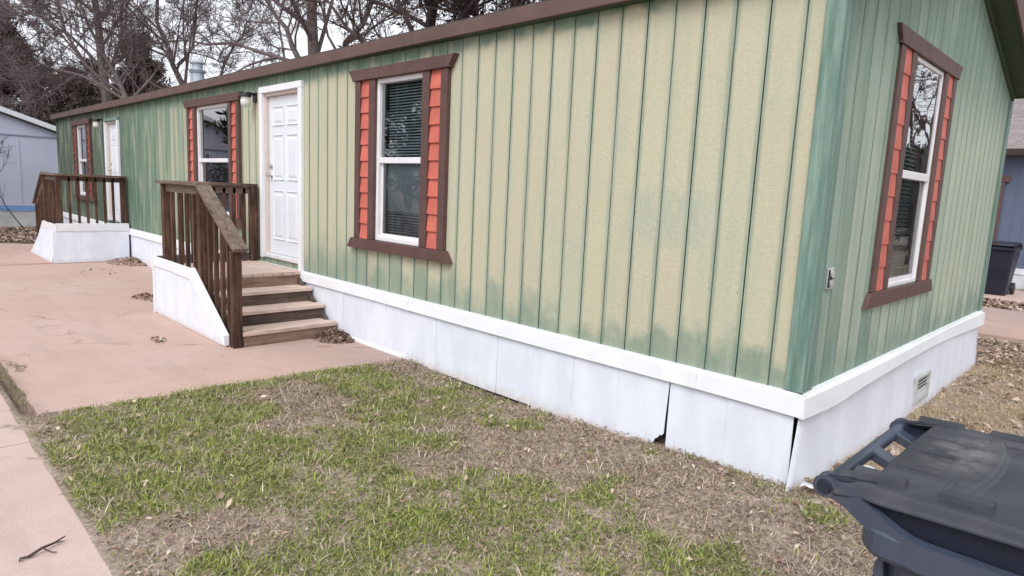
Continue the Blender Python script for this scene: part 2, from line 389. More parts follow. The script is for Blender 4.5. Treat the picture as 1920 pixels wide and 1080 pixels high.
def concrete_mat(name, c1, c2, drive):
    t = NT(name); x, y, z = t.xyz()
    b = t.noise(sc=.7, det=6, rough=.6); m = t.noise(sc=4.5, det=6, rough=.65); f = t.noise(sc=75., det=4, rough=.7); st = t.noise(sc=1., det=5, k=(.8, 3.2, 1), rough=.6)
    c = t.mix(t.step(b, .35, .65), c1, c2)
    c = t.mix(t.step(m, .42, .75, 0, .35), c, tuple(q*.80 for q in c1))
    c = t.mix(t.step(st, .52, .72, 0, .28), c, (.30, .235, .21))
    c = t.mix(t.step(f, .3, .7, 0, .16), c, (.20, .13, .11))
    sp = t.step(t.voro(sc=2.1), .02, .05, .45, 0); c = t.mix(sp, c, (.10, .07, .06))
    if drive:
        gr = t.math('MULTIPLY', t.step(x, -12.3, -8), t.step(y, -1.2, -.3)); c = t.mix(t.math('MULTIPLY', gr, t.step(b, .3, .6, .15, .5)), c, (.235, .185, .175))
        rust = t.math('MULTIPLY', t.step(t.math('ABSOLUTE', t.math('ADD', x, t.math('ADD', 12.62, t.math('MULTIPLY', st, .2)))), .02, .16, 1, 0), t.step(y, -2.4, -1.2, .3, .8))
        c = t.mix(rust, c, (.30, .10, .062))
    vw = t.t.nodes.new('ShaderNodeVectorMath'); vw.operation = 'ADD'; t.link(t.pos, vw.inputs[0]); wv = t.noise(sc=2.5, det=4); t.link(t.comb(wv, wv, 0.), vw.inputs[1])
    ck = t.step(t.voro(vw.outputs[0], .32, 'DISTANCE_TO_EDGE'), .002, .006, .55, 0); c = t.mix(t.math('MULTIPLY', ck, t.step(m, .45, .6)), c, (.13, .085, .07))
    g = t.noise(sc=220., det=2); c = t.mix(t.step(g, .58, .72, 0, .35), c, (.24, .16, .135)); c = t.mix(t.step(g, .42, .3, 0, .3), c, (.58, .46, .42))
    return t.bsdf(c, .82, .25, t.bump(t.math('ADD', f, g), .3, .004))
M['drive'] = concrete_mat('pink_drive_concrete', (.505, .345, .285), (.53, .385, .335), True)
M['walk'] = concrete_mat('pink_walk_concrete', (.53, .395, .345), (.555, .43, .385), False)
def slab(name, poly, top, mat, cuts=None, th=.12):
    m = MB(); m.prism([(x, y, top-th) for x, y in poly], (0, 0, th))
    return tag(m.build(name, mat, bevel=.008), kind='structure')
dr_edge = [(-3.70, .06), (-3.74, -.45), (-3.80, -1.14), (-3.845, -2.14), (-3.89, -2.74), (-3.94, -2.91)]
slab('driveway', [(-12.60, .06)]+[(-12.60, -2.93)]+[(x, y) for x, y in reversed(dr_edge)], GZ, M['drive'])
slab('driveway', [(-17.1, .06), (-16.6, -1.05), (-17.0, -1.55), (-17.2, -2.93), (-12.615, -2.93), (-12.615, .06)], GZ-.003, M['drive'])
for x0, x1 in ((-12, -8.32), (-8.3, -6.22), (-6.2, -4.165), (-4.15, -3.435), (-3.42, -1.35), (-1.335, .7), (.715, 2.8), (2.815, 5)):
    slab('sidewalk', [(x0, -4.6), (x1, -4.6), (x1, -3.03), (x0, -3.03)], GZ+.004, M['walk'])
slab('far_driveway', [(-9, 6.75), (.1, 7.15), (6, 7.5), (6, 10.35), (-9, 10.1)], GZ+.03, M['drive'])
slab('far_path', [(-9, 11.65), (6, 11.8), (6, 14.2), (-9, 14.0)], GZ+.03, M['walk'])

# ------------------------------------------------------------------ the green mobile home
home = thing('mobile_home', 'long green and cream mobile home with worn paint, white skirting and coral shutters', 'mobile home', (-9.37, 2.45, GZ))
L0, WD = -18.75, 4.90
def U(y): return 2.26+.315*min(y, WD-y)       # underside of the roof
WIN = [(-3.905, .765), (-8.49, 1.22), (-16.15, .91)]; WEC, WEW = 1.72, .765
WZ0, WZ1 = .495, 2.06
D1 = (-6.84, -5.86, .07, 2.10); D3 = (-14.16, -13.28, .07, 2.05)

def siding_wall(name, P, u0, u1, g0, top, holes, mat, z0=-.03):
    cuts = {u0, u1}; gw = .0055; k = math.floor((u0-g0)/.2032)
    groove = []
    while g0+k*.2032 < u1+.01:
        c = g0+k*.2032; gw = .0048 if k % 2 == 0 else .0030
        if u0+.02 < c < u1-.02: groove.append((c, gw)); cuts.update((c-gw, c+gw))
        k += 1
    for h in holes: cuts.update(h[:2])
    if top(0) != top(1.): cuts.add(WD/2)
    cs = sorted(cuts); m = MB()
    def spans(u, za, zb):
        sp = [(za, zb)]
        for h in holes:
            if h[0] < u < h[1]:
                n = []
                for a, b in sp:
                    if h[2] > a: n.append((a, min(b, h[2])))
                    if h[3] < b: n.append((max(a, h[3]), b))
                sp = n
        return sp
    pd = None
    for a, b in zip(cs[:-1], cs[1:]):
        mid = (a+b)/2; dep = -.009 if any(abs(mid-c) < q for c, q in groove) else 0.
        for s0, s1 in spans(mid, z0, None or top(mid)):
            istop = abs(s1-top(mid)) < 1e-9
            m.face(P(a, s0, dep), P(b, s0, dep), P(b, top(b) if istop else s1, dep), P(a, top(a) if istop else s1, dep))
        if pd is not None and pd != dep:
            for s0, s1 in spans(a, z0, top(a)): m.face(P(a, s0, pd), P(a, s0, dep), P(a, s1, dep), P(a, s1, pd))
        pd = dep
    for h in holes:
        a, b, c, e = h
        for q in (((a, c), (b, c)), ((b, c), (b, e)), ((b, e), (a, e)), ((a, e), (a, c))):
            m.face(P(*q[0], 0), P(*q[1], 0), P(*q[1], -.11), P(*q[0], -.11))
    return m.build(name, mat, home)
PF = lambda u, z, d: (u, -d, z)
PE = lambda u, z, d: (d, u, z)
fh = [(c-w/2, c+w/2, WZ0, WZ1) for c, w in WIN]+[D1, D3]
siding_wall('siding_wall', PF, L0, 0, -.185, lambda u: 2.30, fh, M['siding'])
siding_wall('siding_wall', PE, 0, WD, .10, lambda y: U(y)+.02, [(WEC-WEW/2, WEC+WEW/2, WZ0, WZ1)], M['siding_end'])
m = MB(); m.face((L0, WD, -.03), (0, WD, -.03), (0, WD, 2.3), (L0, WD, 2.3)); m.face((L0, 0, -.03), (L0, WD, -.03), (L0, WD, 2.28), (L0, WD/2, 3.05), (L0, 0, 2.28))
m.build('siding_wall', M['siding'], home)
m = MB(); m.box(L0+.02, -.12, .12, WD-.02, -.16, -.04); m.face((L0+.02, .12, 2.3), (-.12, .12, 2.3), (-.12, WD-.02, 2.3), (L0+.02, WD-.02, 2.3))
for xx in (-5.2, -11.3, -2.9+.4): pass
m.face((L0+.02, 2.2, -.04), (-.12, 2.2, -.04), (-.12, 2.2, 2.3), (L0+.02, 2.2, 2.3))
for xx in (-5.3, -6.95, -10.6, -12.6): m.face((xx, .115, -.04), (xx, 2.2, -.04), (xx, 2.2, 2.3), (xx, .115, 2.3))
m.build('inner_partition', M['room'], home)
# corner boards
m = MB(); m.box(-.085, .018, -.018, 0, 0, 2.28); m.build('corner_board', M['corner'], home, .003)
m = MB(); m.box(.0005, .018, .0005, .13, 0, 2.28); m.build('corner_board', M['corner'], home, .003)
m = MB(); m.box(.0005, .018, WD-.10, WD+.018, 0, 2.2); m.build('corner_board', M['corner'], home, .003)
m = MB(); m.box(L0-.018, L0+.08, -.018, -.0005, 0, 2.28); m.build('corner_board', M['siding'], home, .003)

# roof
def T(y): return 2.405+.315*(min(y, WD-y)+.10)
m = MB()
XA, XB = L0-.12, .20
ym = WD/2
m.prism([(XA, -.10, T(-.10)-.02), (XA, -.10, T(-.10)), (XA, ym, T(ym)), (XA, WD+.06, T(WD+.06)), (XA, WD+.06, T(WD+.06)-.02), (XA, ym, T(ym)-.02)], (XB-XA, 0, 0))
roof = m.build('roof', M['shingle'], home)
m = MB(); m.box(XA, XB, -.105, -.075, 2.285, 2.392); m.build('fascia', M['fascia'], roof, .004)
m = MB(); m.box(XA, XB-.02, -.075, -.001, 2.285, 2.297); m.build('soffit', M['soffit'], roof)
m = MB()
for ya, yb in ((-.07, ym), (WD+.04, ym)):
    ua, ub = U(ya), U(yb)
    m.prism([(.0, ya, ua), (.0, yb, ub), (.0, yb, ub+.012), (.0, ya, ua+.012)], (.175, 0, 0))
m.build('soffit', M['soffit'], roof)
m = MB()
for ya, yb in ((-.10, ym), (WD+.06, ym)):
    m.prism([(.176, ya, U(ya)-.012), (.176, yb, U(yb)-.012), (.176, yb, T(yb)-.022), (.176, ya, T(ya)-.022)], (.022, 0, 0))
m.build('fascia', M['fascia'], roof, .003)
m = MB(); m.box(.0, .198, WD+.04, WD+.06, U(WD+.05)-.01, T(WD+.06)-.022); m.build('fascia', M['soffit'], roof)
m = MB()
for ya, yb in ((0., ym), (WD, ym)):
    m.prism([(.001, ya, U(ya)-.062), (.001, yb, U(yb)-.062), (.001, yb, U(yb)-.001), (.001, ya, U(ya)-.001)], (.022, 0, 0))
m.build('frieze_board', M['soffit'], roof, .003)

# windows
def window(P, c, w, label, shut_mat, blind_lo, blind_hi, slat_gap=.024, tilt=.35, raised=False, pd=1.):
    """opening centre c and width w on the wall P; frame, sashes, glass, blind, shutters, head and sill boards"""
    m = MB(); a, b = c-w/2, c+w/2; fr = .042 if pd == 1 else .030; vf = .012 if pd == 1 else .004; pz = .02 if pd == 1 else .006
    def bar(mm, u0, u1, z0, z1, d0, d1):
        q = [P(u0, z0, d0), P(u1, z0, d0), P(u1, z1, d0), P(u0, z1, d0)]
        off = Vector(P(u0, z0, d1))-Vector(P(u0, z0, d0)); mm.prism(q, off)
    zm = 1.285
    bar(m, a, a+fr, WZ0, WZ1, -.06, vf); bar(m, b-fr, b, WZ0, WZ1, -.06, vf)
    bar(m, a+fr, b-fr, WZ1-fr, WZ1, -.06, vf); bar(m, a+fr, b-fr, WZ0, WZ0+fr, -.06, vf)
    bar(m, a+fr, b-fr, zm-.028, zm+.028, -.055, .004)
    win = m.build('window', M['vinyl'], home, .004); win['label'] = label
    m = MB(); i0, i1 = a+fr, b-fr
    bar(m, i0, i0+.028, WZ0+fr, zm-.028, -.052, -pz-.002); bar(m, i1-.028, i1, WZ0+fr, zm-.028, -.052, -pz-.002); bar(m, i0+.028, i1-.028, WZ0+fr, WZ0+fr+.03, -.052, -pz-.002)
    m.build('lower_sash', M['vinyl'], win, .003)
    m = MB(); m.face(P(i0, zm+.02, -pz), P(i1, zm+.02, -pz), P(i1, WZ1-fr+.005, -pz), P(i0, WZ1-fr+.005, -pz)); m.build('pane', M['glass'], win)
    m = MB(); m.face(P(i0+.02, WZ0+fr+.02, -pz-.016), P(i1-.02, WZ0+fr+.02, -pz-.016), P(i1-.02, zm-.02, -pz-.016), P(i0+.02, zm-.02, -pz-.016)); m.build('pane', M['glass'], win)
    m = MB(); m.face(P(i0+.02, WZ0+fr+.02, -pz-.008), P(i1-.02, WZ0+fr+.02, -pz-.008), P(i1-.02, zm-.02, -pz-.008), P(i0+.02, zm-.02, -pz-.008)); m.build('insect_screen', M['screen'], win)
    if blind_hi > blind_lo:
        m = MB(); z = blind_hi; j0, j1 = a+.055, b-.055
        while z > blind_lo:
            tl = tilt if not (raised and .80 < z < 1.27) else 1.15
            m.face(P(j0, z-.012*tl, -.085), P(j1, z-.012*tl, -.085), P(j1, z+.012*tl, -.107+.012*(tl > 1)), P(j0, z+.012*tl, -.107+.012*(tl > 1))); z -= slat_gap
        bar(m, j0, j1, blind_lo-.035, blind_lo-.012, -.108, -.084)
        for q in (.2, .8): bar(m, j0+(j1-j0)*q-.001, j0+(j1-j0)*q+.001, blind_lo-.02, blind_hi, -.0975, -.0955)
        m.build('blind', M['blind'], win)
        if raised:
            m = MB(); bar(m, j0+.14, j1-.05, .86, 1.33, -.175, -.17); m.build('blind', M['blind'], win)
    for s in (-1, 1):
        e = a if s < 0 else b                        # shingled shutter: two uprights and the lapped shingles between
        s0, s1, s2, s3 = e, e+s*.10, e+s*.262, e+s*.352
        m = MB()
        bar(m, min(s0, s1), max(s0, s1), WZ0, WZ1, 0., .045*pd); bar(m, min(s2, s3), max(s2, s3), WZ0, WZ1, 0., .045*pd)
        casing = m.build('casing', M['brown'], win, .003)
        m = MB(); n = 10; z = WZ1+.02; lo, hi = min(s1, s2), max(s1, s2); hh = (WZ1-WZ0)/n
        for i in range(n):
            z0 = WZ0+i*hh; jit = random.uniform(-.004, .004)
            q = [P(lo, z0+jit, 0.), P(lo, z0+jit, .036*pd), P(lo, z0+hh+.004, .018*pd), P(lo, z0+hh+.004, 0.)]
            m.prism(q, Vector(P(hi, z0, 0))-Vector(P(lo, z0, 0)))
        m.build('shutter', shut_mat, win, .0025)
    h = w/2+.455; h2 = w/2+.385
    m = MB(); m.prism([P(c-h2, WZ1+.002, .001), P(c+h2, WZ1+.002, .001), P(c+h2, WZ1+.02, .001), P(c+h, WZ1+.108, .001), P(c-h, WZ1+.108, .001), P(c-h2, WZ1+.02, .001)], Vector(P(0, 0, .06*pd+.002))-Vector(P(0, 0, .001)))
    m.build('head_board', M['brown'], win, .004)
    m = MB(); m.prism([P(c-h, WZ0-.105, .001), P(c+h, WZ0-.105, .001), P(c+h2, WZ0-.003, .001), P(c-h2, WZ0-.003, .001)], Vector(P(0, 0, .065*pd+.003))-Vector(P(0, 0, .001)))
    m.build('sill_board', M['brown'], win, .004)
window(PF, *WIN[0], 'tall window with closed slatted blinds right of the white door', M['orange'], .56, 2.02, .027, .62, True)
window(PF, *WIN[1], 'wide dark window behind the porch railing', M['orange'], .60, 2.02, .05, .1)
window(PF, *WIN[2], 'far window with dull shutters and pale blind in its upper half', M['orange_dull'], 1.26, 2.02, .02, .95)
window(PE, WEC, WEW, 'window on the end wall with sky mirrored in its upper pane', M['orange'], .56, 1.62, .03, .8, False, .42)

# doors
def door(x0, x1, z0, z1, trim, label, glossy_jamb=True, head_mat=None):
    m = MB(); ins = .045
    m.box(x0+.045, x1-.045, ins, ins+.04, z0+.05, z1-.04)
    W_ = x1-x0-.09
    dr = m.build('door', M['door'], home, .003); dr['label'] = label
    # raised panels, each a bevelled field in a shallow moulding
    m = MB(); cx = (x0+x1)/2
    for s in (-1, 1):
        px0, px1 = (cx+.045, cx+W_/2-.12) if s > 0 else (cx-W_/2+.12, cx-.045)
        for a, b in ((z0+.24, z0+.84), (z0+.98, z0+1.52), (z0+1.64, z0+1.86)):
            n = len(m.v)
            for dz, dd in ((0, 0), (.014, -.011), (.028, -.011), (.055, .0)): pass
            rings = [(0, .0), (.012, .012), (.03, .012), (.055, .003)]
            P4 = lambda o, d: [(px0+o, ins-.0015+d-.012, a+o), (px1-o, ins-.0015+d-.012, a+o), (px1-o, ins-.0015+d-.012, b-o), (px0+o, ins-.0015+d-.012, b-o)]
            prev = P4(*rings[0])
            for rg in rings[1:]:
                cur = P4(*rg)
                for i in range(4): m.face(prev[i], prev[(i+1) % 4], cur[(i+1) % 4], cur[i])
                prev = cur
            m.face(*prev)
            f = P4(0, .0); g = [(p[0], ins, p[2]) for p in f]
            for i in range(4): m.face(g[i], g[(i+1) % 4], f[(i+1) % 4], f[i])
    m.build('door_panel', M['door'], dr)
    m = MB(); m.box(x0+.0005, x0+.04, -.0005, .12, z0+.0005, z1-.0005); m.box(x1-.04, x1-.0005, -.0005, .12, z0+.0005, z1-.0005); m.box(x0+.04, x1-.04, -.0005, .12, z1-.036, z1-.0005)
    m.build('jamb', M['jamb'], dr, .002)
    m = MB(); m.box(x0+.04, x1-.04, -.03, .12, z0+.001, z0+.045); m.build('threshold', M['vinyl'], dr, .003)
    m = MB(); t = trim
    m.box(x0-t+.02, x0+.02, -.04, -.001, z0-.01, z1-.002); m.box(x1-.02, x1+t-.02, -.04, -.001, z0-.10, z1-.002); 
    m.build('door_trim', M['white'], dr, .004)
    m = MB(); m.box(x0-t+.02, x1+t-.02, -.042, -.001, z1, z1+t-.01); m.build('door_trim', head_mat or M['white'], dr, .004)
    hx = x0+.045+.07
    m = MB(); m.tube([(hx, ins, z0+1.03), (hx, ins-.012, z0+1.03), (hx, ins-.014, z0+1.03)], [.032, .032, .02], 16)
    m.tube([(hx, ins-.012, z0+1.03), (hx, ins-.045, z0+1.03)], .012, 12); m.tube([(hx, ins-.042, z0+1.03), (hx, ins-.052, z0+1.03), (hx, ins-.068, z0+1.03), (hx, ins-.078, z0+1.03)], [.016, .027, .027, .014], 16)
    m.build('handle', M['nickel'], dr, smooth=True)
    m = MB(); m.tube([(hx, ins, z0+1.14), (hx, ins-.018, z0+1.14)], .03, 16); m.tube([(hx, ins-.018, z0+1.14), (hx, ins-.03, z0+1.14)], .014, 12); m.build('lock', M['nickel'], dr)
door(*D1, .085, 'white panelled door beside the near wooden steps')
door(*D3, .07, 'white door at the far porch', head_mat=M['corner'])

# wall lamps beside the doors
def wall_lamp(x, z, label):
    m = MB(); m.box(x-.05, x+.05, -.02, -.001, z-.02, z+.10)
    m.tube([(x, -.02, z+.075), (x, -.09, z+.085), (x, -.13, z+.07)], .018, 10); m.tube([(x, -.13, z+.085), (x, -.13, z+.075), (x, -.13, z+.035), (x, -.13, z+.03)], [.03, .066, .072, .05], 18)
    lp = m.build('wall_lamp', M['black'], home, .003); lp['label'] = label
    m = MB(); m.tube([(x, -.13, z+.034), (x, -.13, z-.02), (x, -.13, z-.075), (x, -.13, z-.085)], [.05, .062, .055, .03], 18); m.build('lamp_shade', M['frost'], lp, smooth=True)
wall_lamp(-7.08, 2.03, 'black wall lamp with pale jar left of the near door')
wall_lamp(-14.36, 2.02, 'black wall lamp beside the far door')

# roof flue
fx, fy = -13.3, 1.5; fz = T(fy)
m = MB(); m.tube([(fx, fy, fz-.05), (fx, fy, fz+.06), (fx, fy, fz+.26)], [.17, .135, .125], 20, True)
m.tube([(fx, fy, fz+.26), (fx, fy, fz+.30)], [.155, .17], 20); m.tube([(fx, fy, fz+.30), (fx, fy, fz+.44)], .105, 20)
m.tube([(fx, fy, fz+.44), (fx, fy, fz+.47), (fx, fy, fz+.53)], [.15, .155, .05], 20)
m.build('flue_pipe', M['galv'], home, .004)

# skirting: belt board and hanging panels
def sag(y): return -.135+.028*math.sin(min(max((y-.2)/4.6, 0), 1)*math.pi*1.3)-.02*math.exp(-((y-.45)/.35)**2)
m = MB()
def belt(P, us, out, zb):
    pr = None
    for u in us:
        o = out(u); sec = [P(u, -.004, .0), P(u, -.004, .022), P(u, -.022, .024), P(u, -.024, o), P(u, zb(u), o+.006), P(u, zb(u)-.004, o-.012), P(u, zb(u)+.002, .0)]
        if pr:
            for i in range(len(sec)-1): m.face(pr[i], sec[i], sec[i+1], pr[i+1])
        else: m.face(*sec)
        pr = sec
    m.face(*pr)
belt(lambda u, z, d: (u, -d, z), [L0+.0-.02]+list(np.arange(-18, 0, .6))+[-.3, 0.034], lambda u: .034+.004*math.sin(u*1.7), lambda u: -.125+.006*math.sin(u*.9)-.01*math.exp(-(u/.3)**2))
m.build('skirting_belt', M['white'], home, .002)
m = MB(); belt(lambda u, z, d: (d, u, z), [-.034]+list(np.linspace(.1, WD+.02, 30)), lambda y: .034+.014*math.sin(y*1.4)+.01, sag)
m.build('skirting_belt', M['white'], home, .002)
# lap joints in the belt
for xx in (-.62, -3.66, -6.7, -9.75): m = MB(); m.box(xx-.05, xx+.0, -.0445, -.036, -.127, -.026); m.build('belt_joint', M['white'], home, .0015)
# front panels of .406 m, one seam open by the corner with its lower edge broken away
sx = [-.025-.0, -.411, -.815]; x = -.815
while x > L0+.4: x -= .4075; sx.append(max(x, L0))
for i in range(len(sx)-1):
    b, a = sx[i], sx[i+1]; zb = -.70; y0 = -.012+random.uniform(-.003, .003); lean = random.uniform(.0, .006)
    if -3.3 < (a+b)/2 < -2.2: zb = -.632
    m = MB(); ga, gb = a+.0010, b-.0010
    poly = [(ga, zb), (gb, zb), (gb, -.11), (ga, -.11)]
    if i == 0: poly = [(ga, zb), (-.006, zb), (-.013, -.11), (ga, -.11)]
    if i == 1: poly = [(a+.001, zb), (gb, zb), (gb, -.11), (a+.001, -.11)]
    if i == 2: poly = [(ga, zb), (-.935, zb), (-.925, -.592), (-.905, -.575), (-.893, -.545), (-.872, -.532), (-.862, -.512), (-.842, -.508), (-.832, -.492), (-.830, -.40), (-.8195, -.11), (ga, -.11)]
    m.prism([(u, y0+lean*(z+.11)/-.5*-1, z) for u, z in poly], (0, .008, 0))
    m.build('skirting_panel', M['skirt'], home, .0015)
# white ground trim by the driveway
m = MB(); m.prism([(-4.85, -.012, GZ), (-3.72, -.012, GZ), (-3.72, -.03, GZ), (-4.85, -.03, GZ)], (0, 0, .035)); m.build('ground_trim', M['white'], home, .003)
# end panels; the first flares out from the corner
ys = [.0, WD]
for i in range(1):
    a, b = ys[i]+.0006, ys[i+1]-.0006; m = MB()
    fn = lambda s, t: (.012+(.034-.030*math.exp(-((a+(b-a)*s)/.3)**2))*t**1.5, a+(b-a)*s+((-.002-.125*t)*(1-s)**2 *(s < .35)*(1-s/.35)**2/max((1-s)**2, .01) if i == 0 else 0), -.10-.64*t)
    m.grid(fn, 60, 12); o = m.build('skirting_panel', M['skirt'], home, smooth=True)
    so_ = o.modifiers.new('thickness', 'SOLIDIFY'); so_.thickness = .006; so_.offset = -1
# crawl-space vent
vc = 2.60
m = MB(); vx = .040
def vbox(y0, y1, z0, z1, d0, d1): m.prism([(vx+d0, y0, z0), (vx+d0, y1, z0), (vx+d0, y1, z1), (vx+d0, y0, z1)], (d1-d0, 0, 0))
vy0, vy1, vz0, vz1 = vc-.215, vc+.215, -.555, -.325
vbox(vy0, vy1, vz0, vz0+.028, -.01, .014); vbox(vy0, vy1, vz1-.022, vz1, -.01, .014); vbox(vy0, vy0+.03, vz0+.028, vz1-.022, -.01, .014); vbox(vy1-.03, vy1, vz0+.028, vz1-.022, -.01, .014)
vent = m.build('skirting_vent', M['grey_metal'], home, .002)
m = MB()
for i in range(6):
    z = vz0+.042+i*.030; m.prism([(vx-.004, vy0+.03, z+.002), (vx+.002, vy0+.03, z), (vx+.002, vy0+.03, z+.006), (vx-.004, vy0+.03, z+.008)], (0, vy1-vy0-.06, 0))
m.build('louvre', M['grey_metal'], vent)
m = MB(); m.face((vx-.008, vy0+.03, vz0+.028), (vx-.008, vy1-.03, vz0+.028), (vx-.008, vy1-.03, vz1-.022), (vx-.008, vy0+.03, vz1-.022)); m.build('screen', M['black'], vent)
# outdoor outlet on the end wall
oy, oz = .235, .635
m = MB(); m.box(.001, .014, oy-.045, oy+.045, oz-.062, oz+.062); pl = m.build('outlet_plate', M['grey_metal'], home, .004)
m = MB()
for dz in (-.028, .028): m.tube([(.0141, oy, oz+dz), (.024, oy, oz+dz)], .022, 14)
m.build('outlet_cover', M['grey_metal'], pl, .002)
m = MB(); m.box(.0142, .02, oy-.046, oy-.032, oz-.05, oz+.05); m.box(.0142, .0205, oy-.02, oy+.02, oz-.004, oz+.004); m.build('hinge', M['black'], pl)
# spigot low on the belt
m = MB(); m.tube([(-10.35, -.03, -.07), (-10.35, -.09, -.07), (-10.35, -.105, -.10)], .012, 10); m.tube([(-10.35, -.075, -.07), (-10.35, -.075, -.035)], .008, 8); m.tube([(-10.385, -.075, -.03), (-10.315, -.075, -.03)], .008, 8)
m.build('spigot', M['nickel'], home)

# ------------------------------------------------------------------ the two wooden porches (mirror images of each other)
def porch(x_end, s, label, near):
    """x_end: the closed end of the landing, s: +1 stairs run towards +X, -1 towards -X"""
    X = lambda d: x_end+s*d
    t = thing('wooden_porch', label, 'porch', (X(.9), -.55, GZ), 'wooden porches with steps at the front doors')
    yf, yb = -1.16, -.035                                   # outer face, face beside the wall
    def bx(m, d0, d1, y0, y1, z0, z1): a, b = X(d0), X(d1); return m.box(min(a, b), max(a, b), y0, y1, z0, z1)
    # deck boards in one landing, then three treads with risers
    m = MB(); y = yf+.10
    for k in range(9):
        w = (1.05-.0)/9; bx(m, .02, 1.27, yf+.09+k*w+.003, yf+.09+(k+1)*w-.003, -.045+random.uniform(-.002, .002), -.005)
    m.build('deck', M['tread'], t, .003)
    for k in range(4):
        zt = -.005-.155*k; d = 1.24+.275*k
        m = MB(); bx(m, d, d+.028, yf+.10, yb, zt-.152 if k < 3 else GZ+.004, zt-.042); m.build('riser', M['riser'] if k in (1, 2) else M['riser_pale'], t, .003)
        if k:
            m = MB(); bx(m, d-.272, d-.13, yf+.09, yb, zt-.038, zt); bx(m, d-.125, d+.045, yf+.09, yb, zt-.038, zt+.001); m.build('tread', M['tread'], t, .004)
    for y in (yf+.10, -.08):
        m = MB(); m.prism([(X(1.22), y, -.05), (X(2.06), y, -.53), (X(2.06), y, GZ+.002), (X(1.9), y, GZ+.002), (X(1.22), y, -.30)], (0, .038, 0)); m.build('stringer', M['riser'], t)
    m = MB()
    for y in (yf+.09, -.09): bx(m, .0, 1.24, y, y+.038, -.19, -.046)
    m.build('joist', M['riser'], t)
    # posts
    zc = .945; sl = (.42-zc)/1.02
    def post(d, y, z0, z1): 
        m = MB(); bx(m, d, d+.09, y, y+.09, z0, z1); return m.build('post', M['wood_up'], t, .004)
    post(.03, yf, GZ, zc); post(1.17, yf, GZ, zc); post(2.01, yf, GZ, zc-.60); post(.03, yb-.09, GZ, zc)
    # cap boards
    m = MB(); bx(m, -.03, 1.27, yf-.03, yf+.115, zc+.001, zc+.038); m.build('rail_cap', M['wood_cap'], t, .004)
    m = MB(); bx(m, -.03, .125, yf+.117, yb, zc+.001, zc+.038); m.build('rail_cap', M['wood_y'], t, .004)
    a, b = Vector((X(1.20), yf+.045, zc+.035)), Vector((X(2.19), yf+.045, zc-.585))
    m = MB(); m.beam(a, b, .145, .040); m.build('rail_cap', M['wood_cap'], t, .004)
    m = MB(); m.beam(a+Vector((0, .0, -.075)), b+Vector((-.1*s, .0, -.005)), .04, .09)
    m.build('rail', M['wood_cap'], t, .003)
    m = MB(); bx(m, .121, 1.169, yf+.03, yf+.068, zc-.09, zc-.001); m.build('rail', M['wood_cap'], t, .003)
    m = MB(); bx(m, .055, .095, yf+.091, yb-.091, zc-.09, zc-.001); m.build('rail', M['wood_y'], t, .003)
    # balusters
    m = MB(); bx(m, -.019, .019, -.019, .019, -.52, .52) if False else m.box(-.02, .02, -.02, .02, 0, 1.10)
    src = None
    def baluster(d, y, z0, z1):
        nonlocal src
        mm = MB(); bx(mm, d, d+.04, y, y+.04, z0, z1); return mm.build('baluster', M['wood_up'], t, .003)
    for k in range(4 if near else 7): baluster(.29+k*.225 if near else .19+k*.14, yf+.024, -.15, zc-.09)
    for k in range(4):
        d = 1.39+k*.165; zt = zc-.02-(d-1.20)*.626; baluster(d, yf+.024, max(GZ+.02, -.30-(d-1.26)*.56), zt)
    for k in range(7 if near else 6): baluster(.055, yf+.19+k*(.125 if near else .14), -.17, zc-.02)
    # white skirting on the outer faces
    y0 = yf-.035
    fl = 0. if near else .10
    m = MB(); k0 = -.17 if near else -.06
    def sheet(d0, d1, zt0, zt1):
        m = MB(); m.prism([(X(d0), y0-fl, GZ+.003), (X(d1), y0-fl, GZ+.003), (X(d1), y0, zt1), (X(d0), y0, zt0)], (0, .010, 0)); m.build('skirting_panel', M['skirt'], t, .0015)
    sheet(k0, .33, .02, .02); sheet(.333, 1.10, .02, .02)
    m = MB(); m.prism([(X(1.103), y0-fl, GZ+.003), (X(1.98), y0-fl, GZ+.003), (X(1.98), y0, -.53), (X(1.103), y0, .02)], (0, .010, 0)); m.build('skirting_panel', M['skirt'], t, .0015)
    for d0, d1, tl in ((k0-.02, .52, .004), (.525, 1.09, -.012)):
        m = MB(); m.prism([(X(d0), y0-.016, -.045), (X(d1), y0-.016, -.045+tl), (X(d1), y0-.016, .075+tl*.4), (X(d0), y0-.016, .075)], (0, .014, 0)); m.build('skirting_cap', M['white'], t, .003)
    m = MB(); m.prism([(X(1.095), y0-.02, -.06), (X(1.99), y0-.02, -.605), (X(1.99), y0-.02, -.50), (X(1.095), y0-.02, .075)], (0, .055, 0)); m.build('skirting_cap', M['white'], t, .003)
    m = MB(); bx(m, k0-.015, k0+.02, y0-.02-fl*.5, y0-.001, GZ+.003, -.046); m.build('skirting_cap', M['white'], t, .003)
    # return panel along the closed end
    xk = X(k0); fx = -s*(.08 if not near else .0)
    m = MB(); m.prism([(xk+fx, y0-fl, GZ+.003), (xk+fx*.6, -.06, GZ+.003), (xk, -.04, .02), (xk, y0, .02)], (s*.01, 0, 0)); m.build('skirting_panel', M['skirt'], t, .0015)
    m = MB(); m.prism([(xk-s*.016, y0-.016, -.045), (xk-s*.016, -.035, -.045), (xk-s*.016, -.035, .075), (xk-s*.016, y0-.016, .075)], (s*.014, 0, 0)); m.build('skirting_cap', M['white'], t, .003)
    m = MB(); m.prism([(xk-s*.002, y0-.002, .076), (xk+s*.10, y0-.002, .076), (xk+s*.10, -.035, .076), (xk-s*.002, -.035, .076)], (0, 0, .012)); m.build('skirting_cap', M['white'], t, .003)
    return t
porch(-7.09, 1, 'weathered wooden porch with four steps down towards the lawn, nearest to the lawn', True)
porch(-12.78, -1, 'far wooden porch with white boxed-in base at the far end of the home', False)

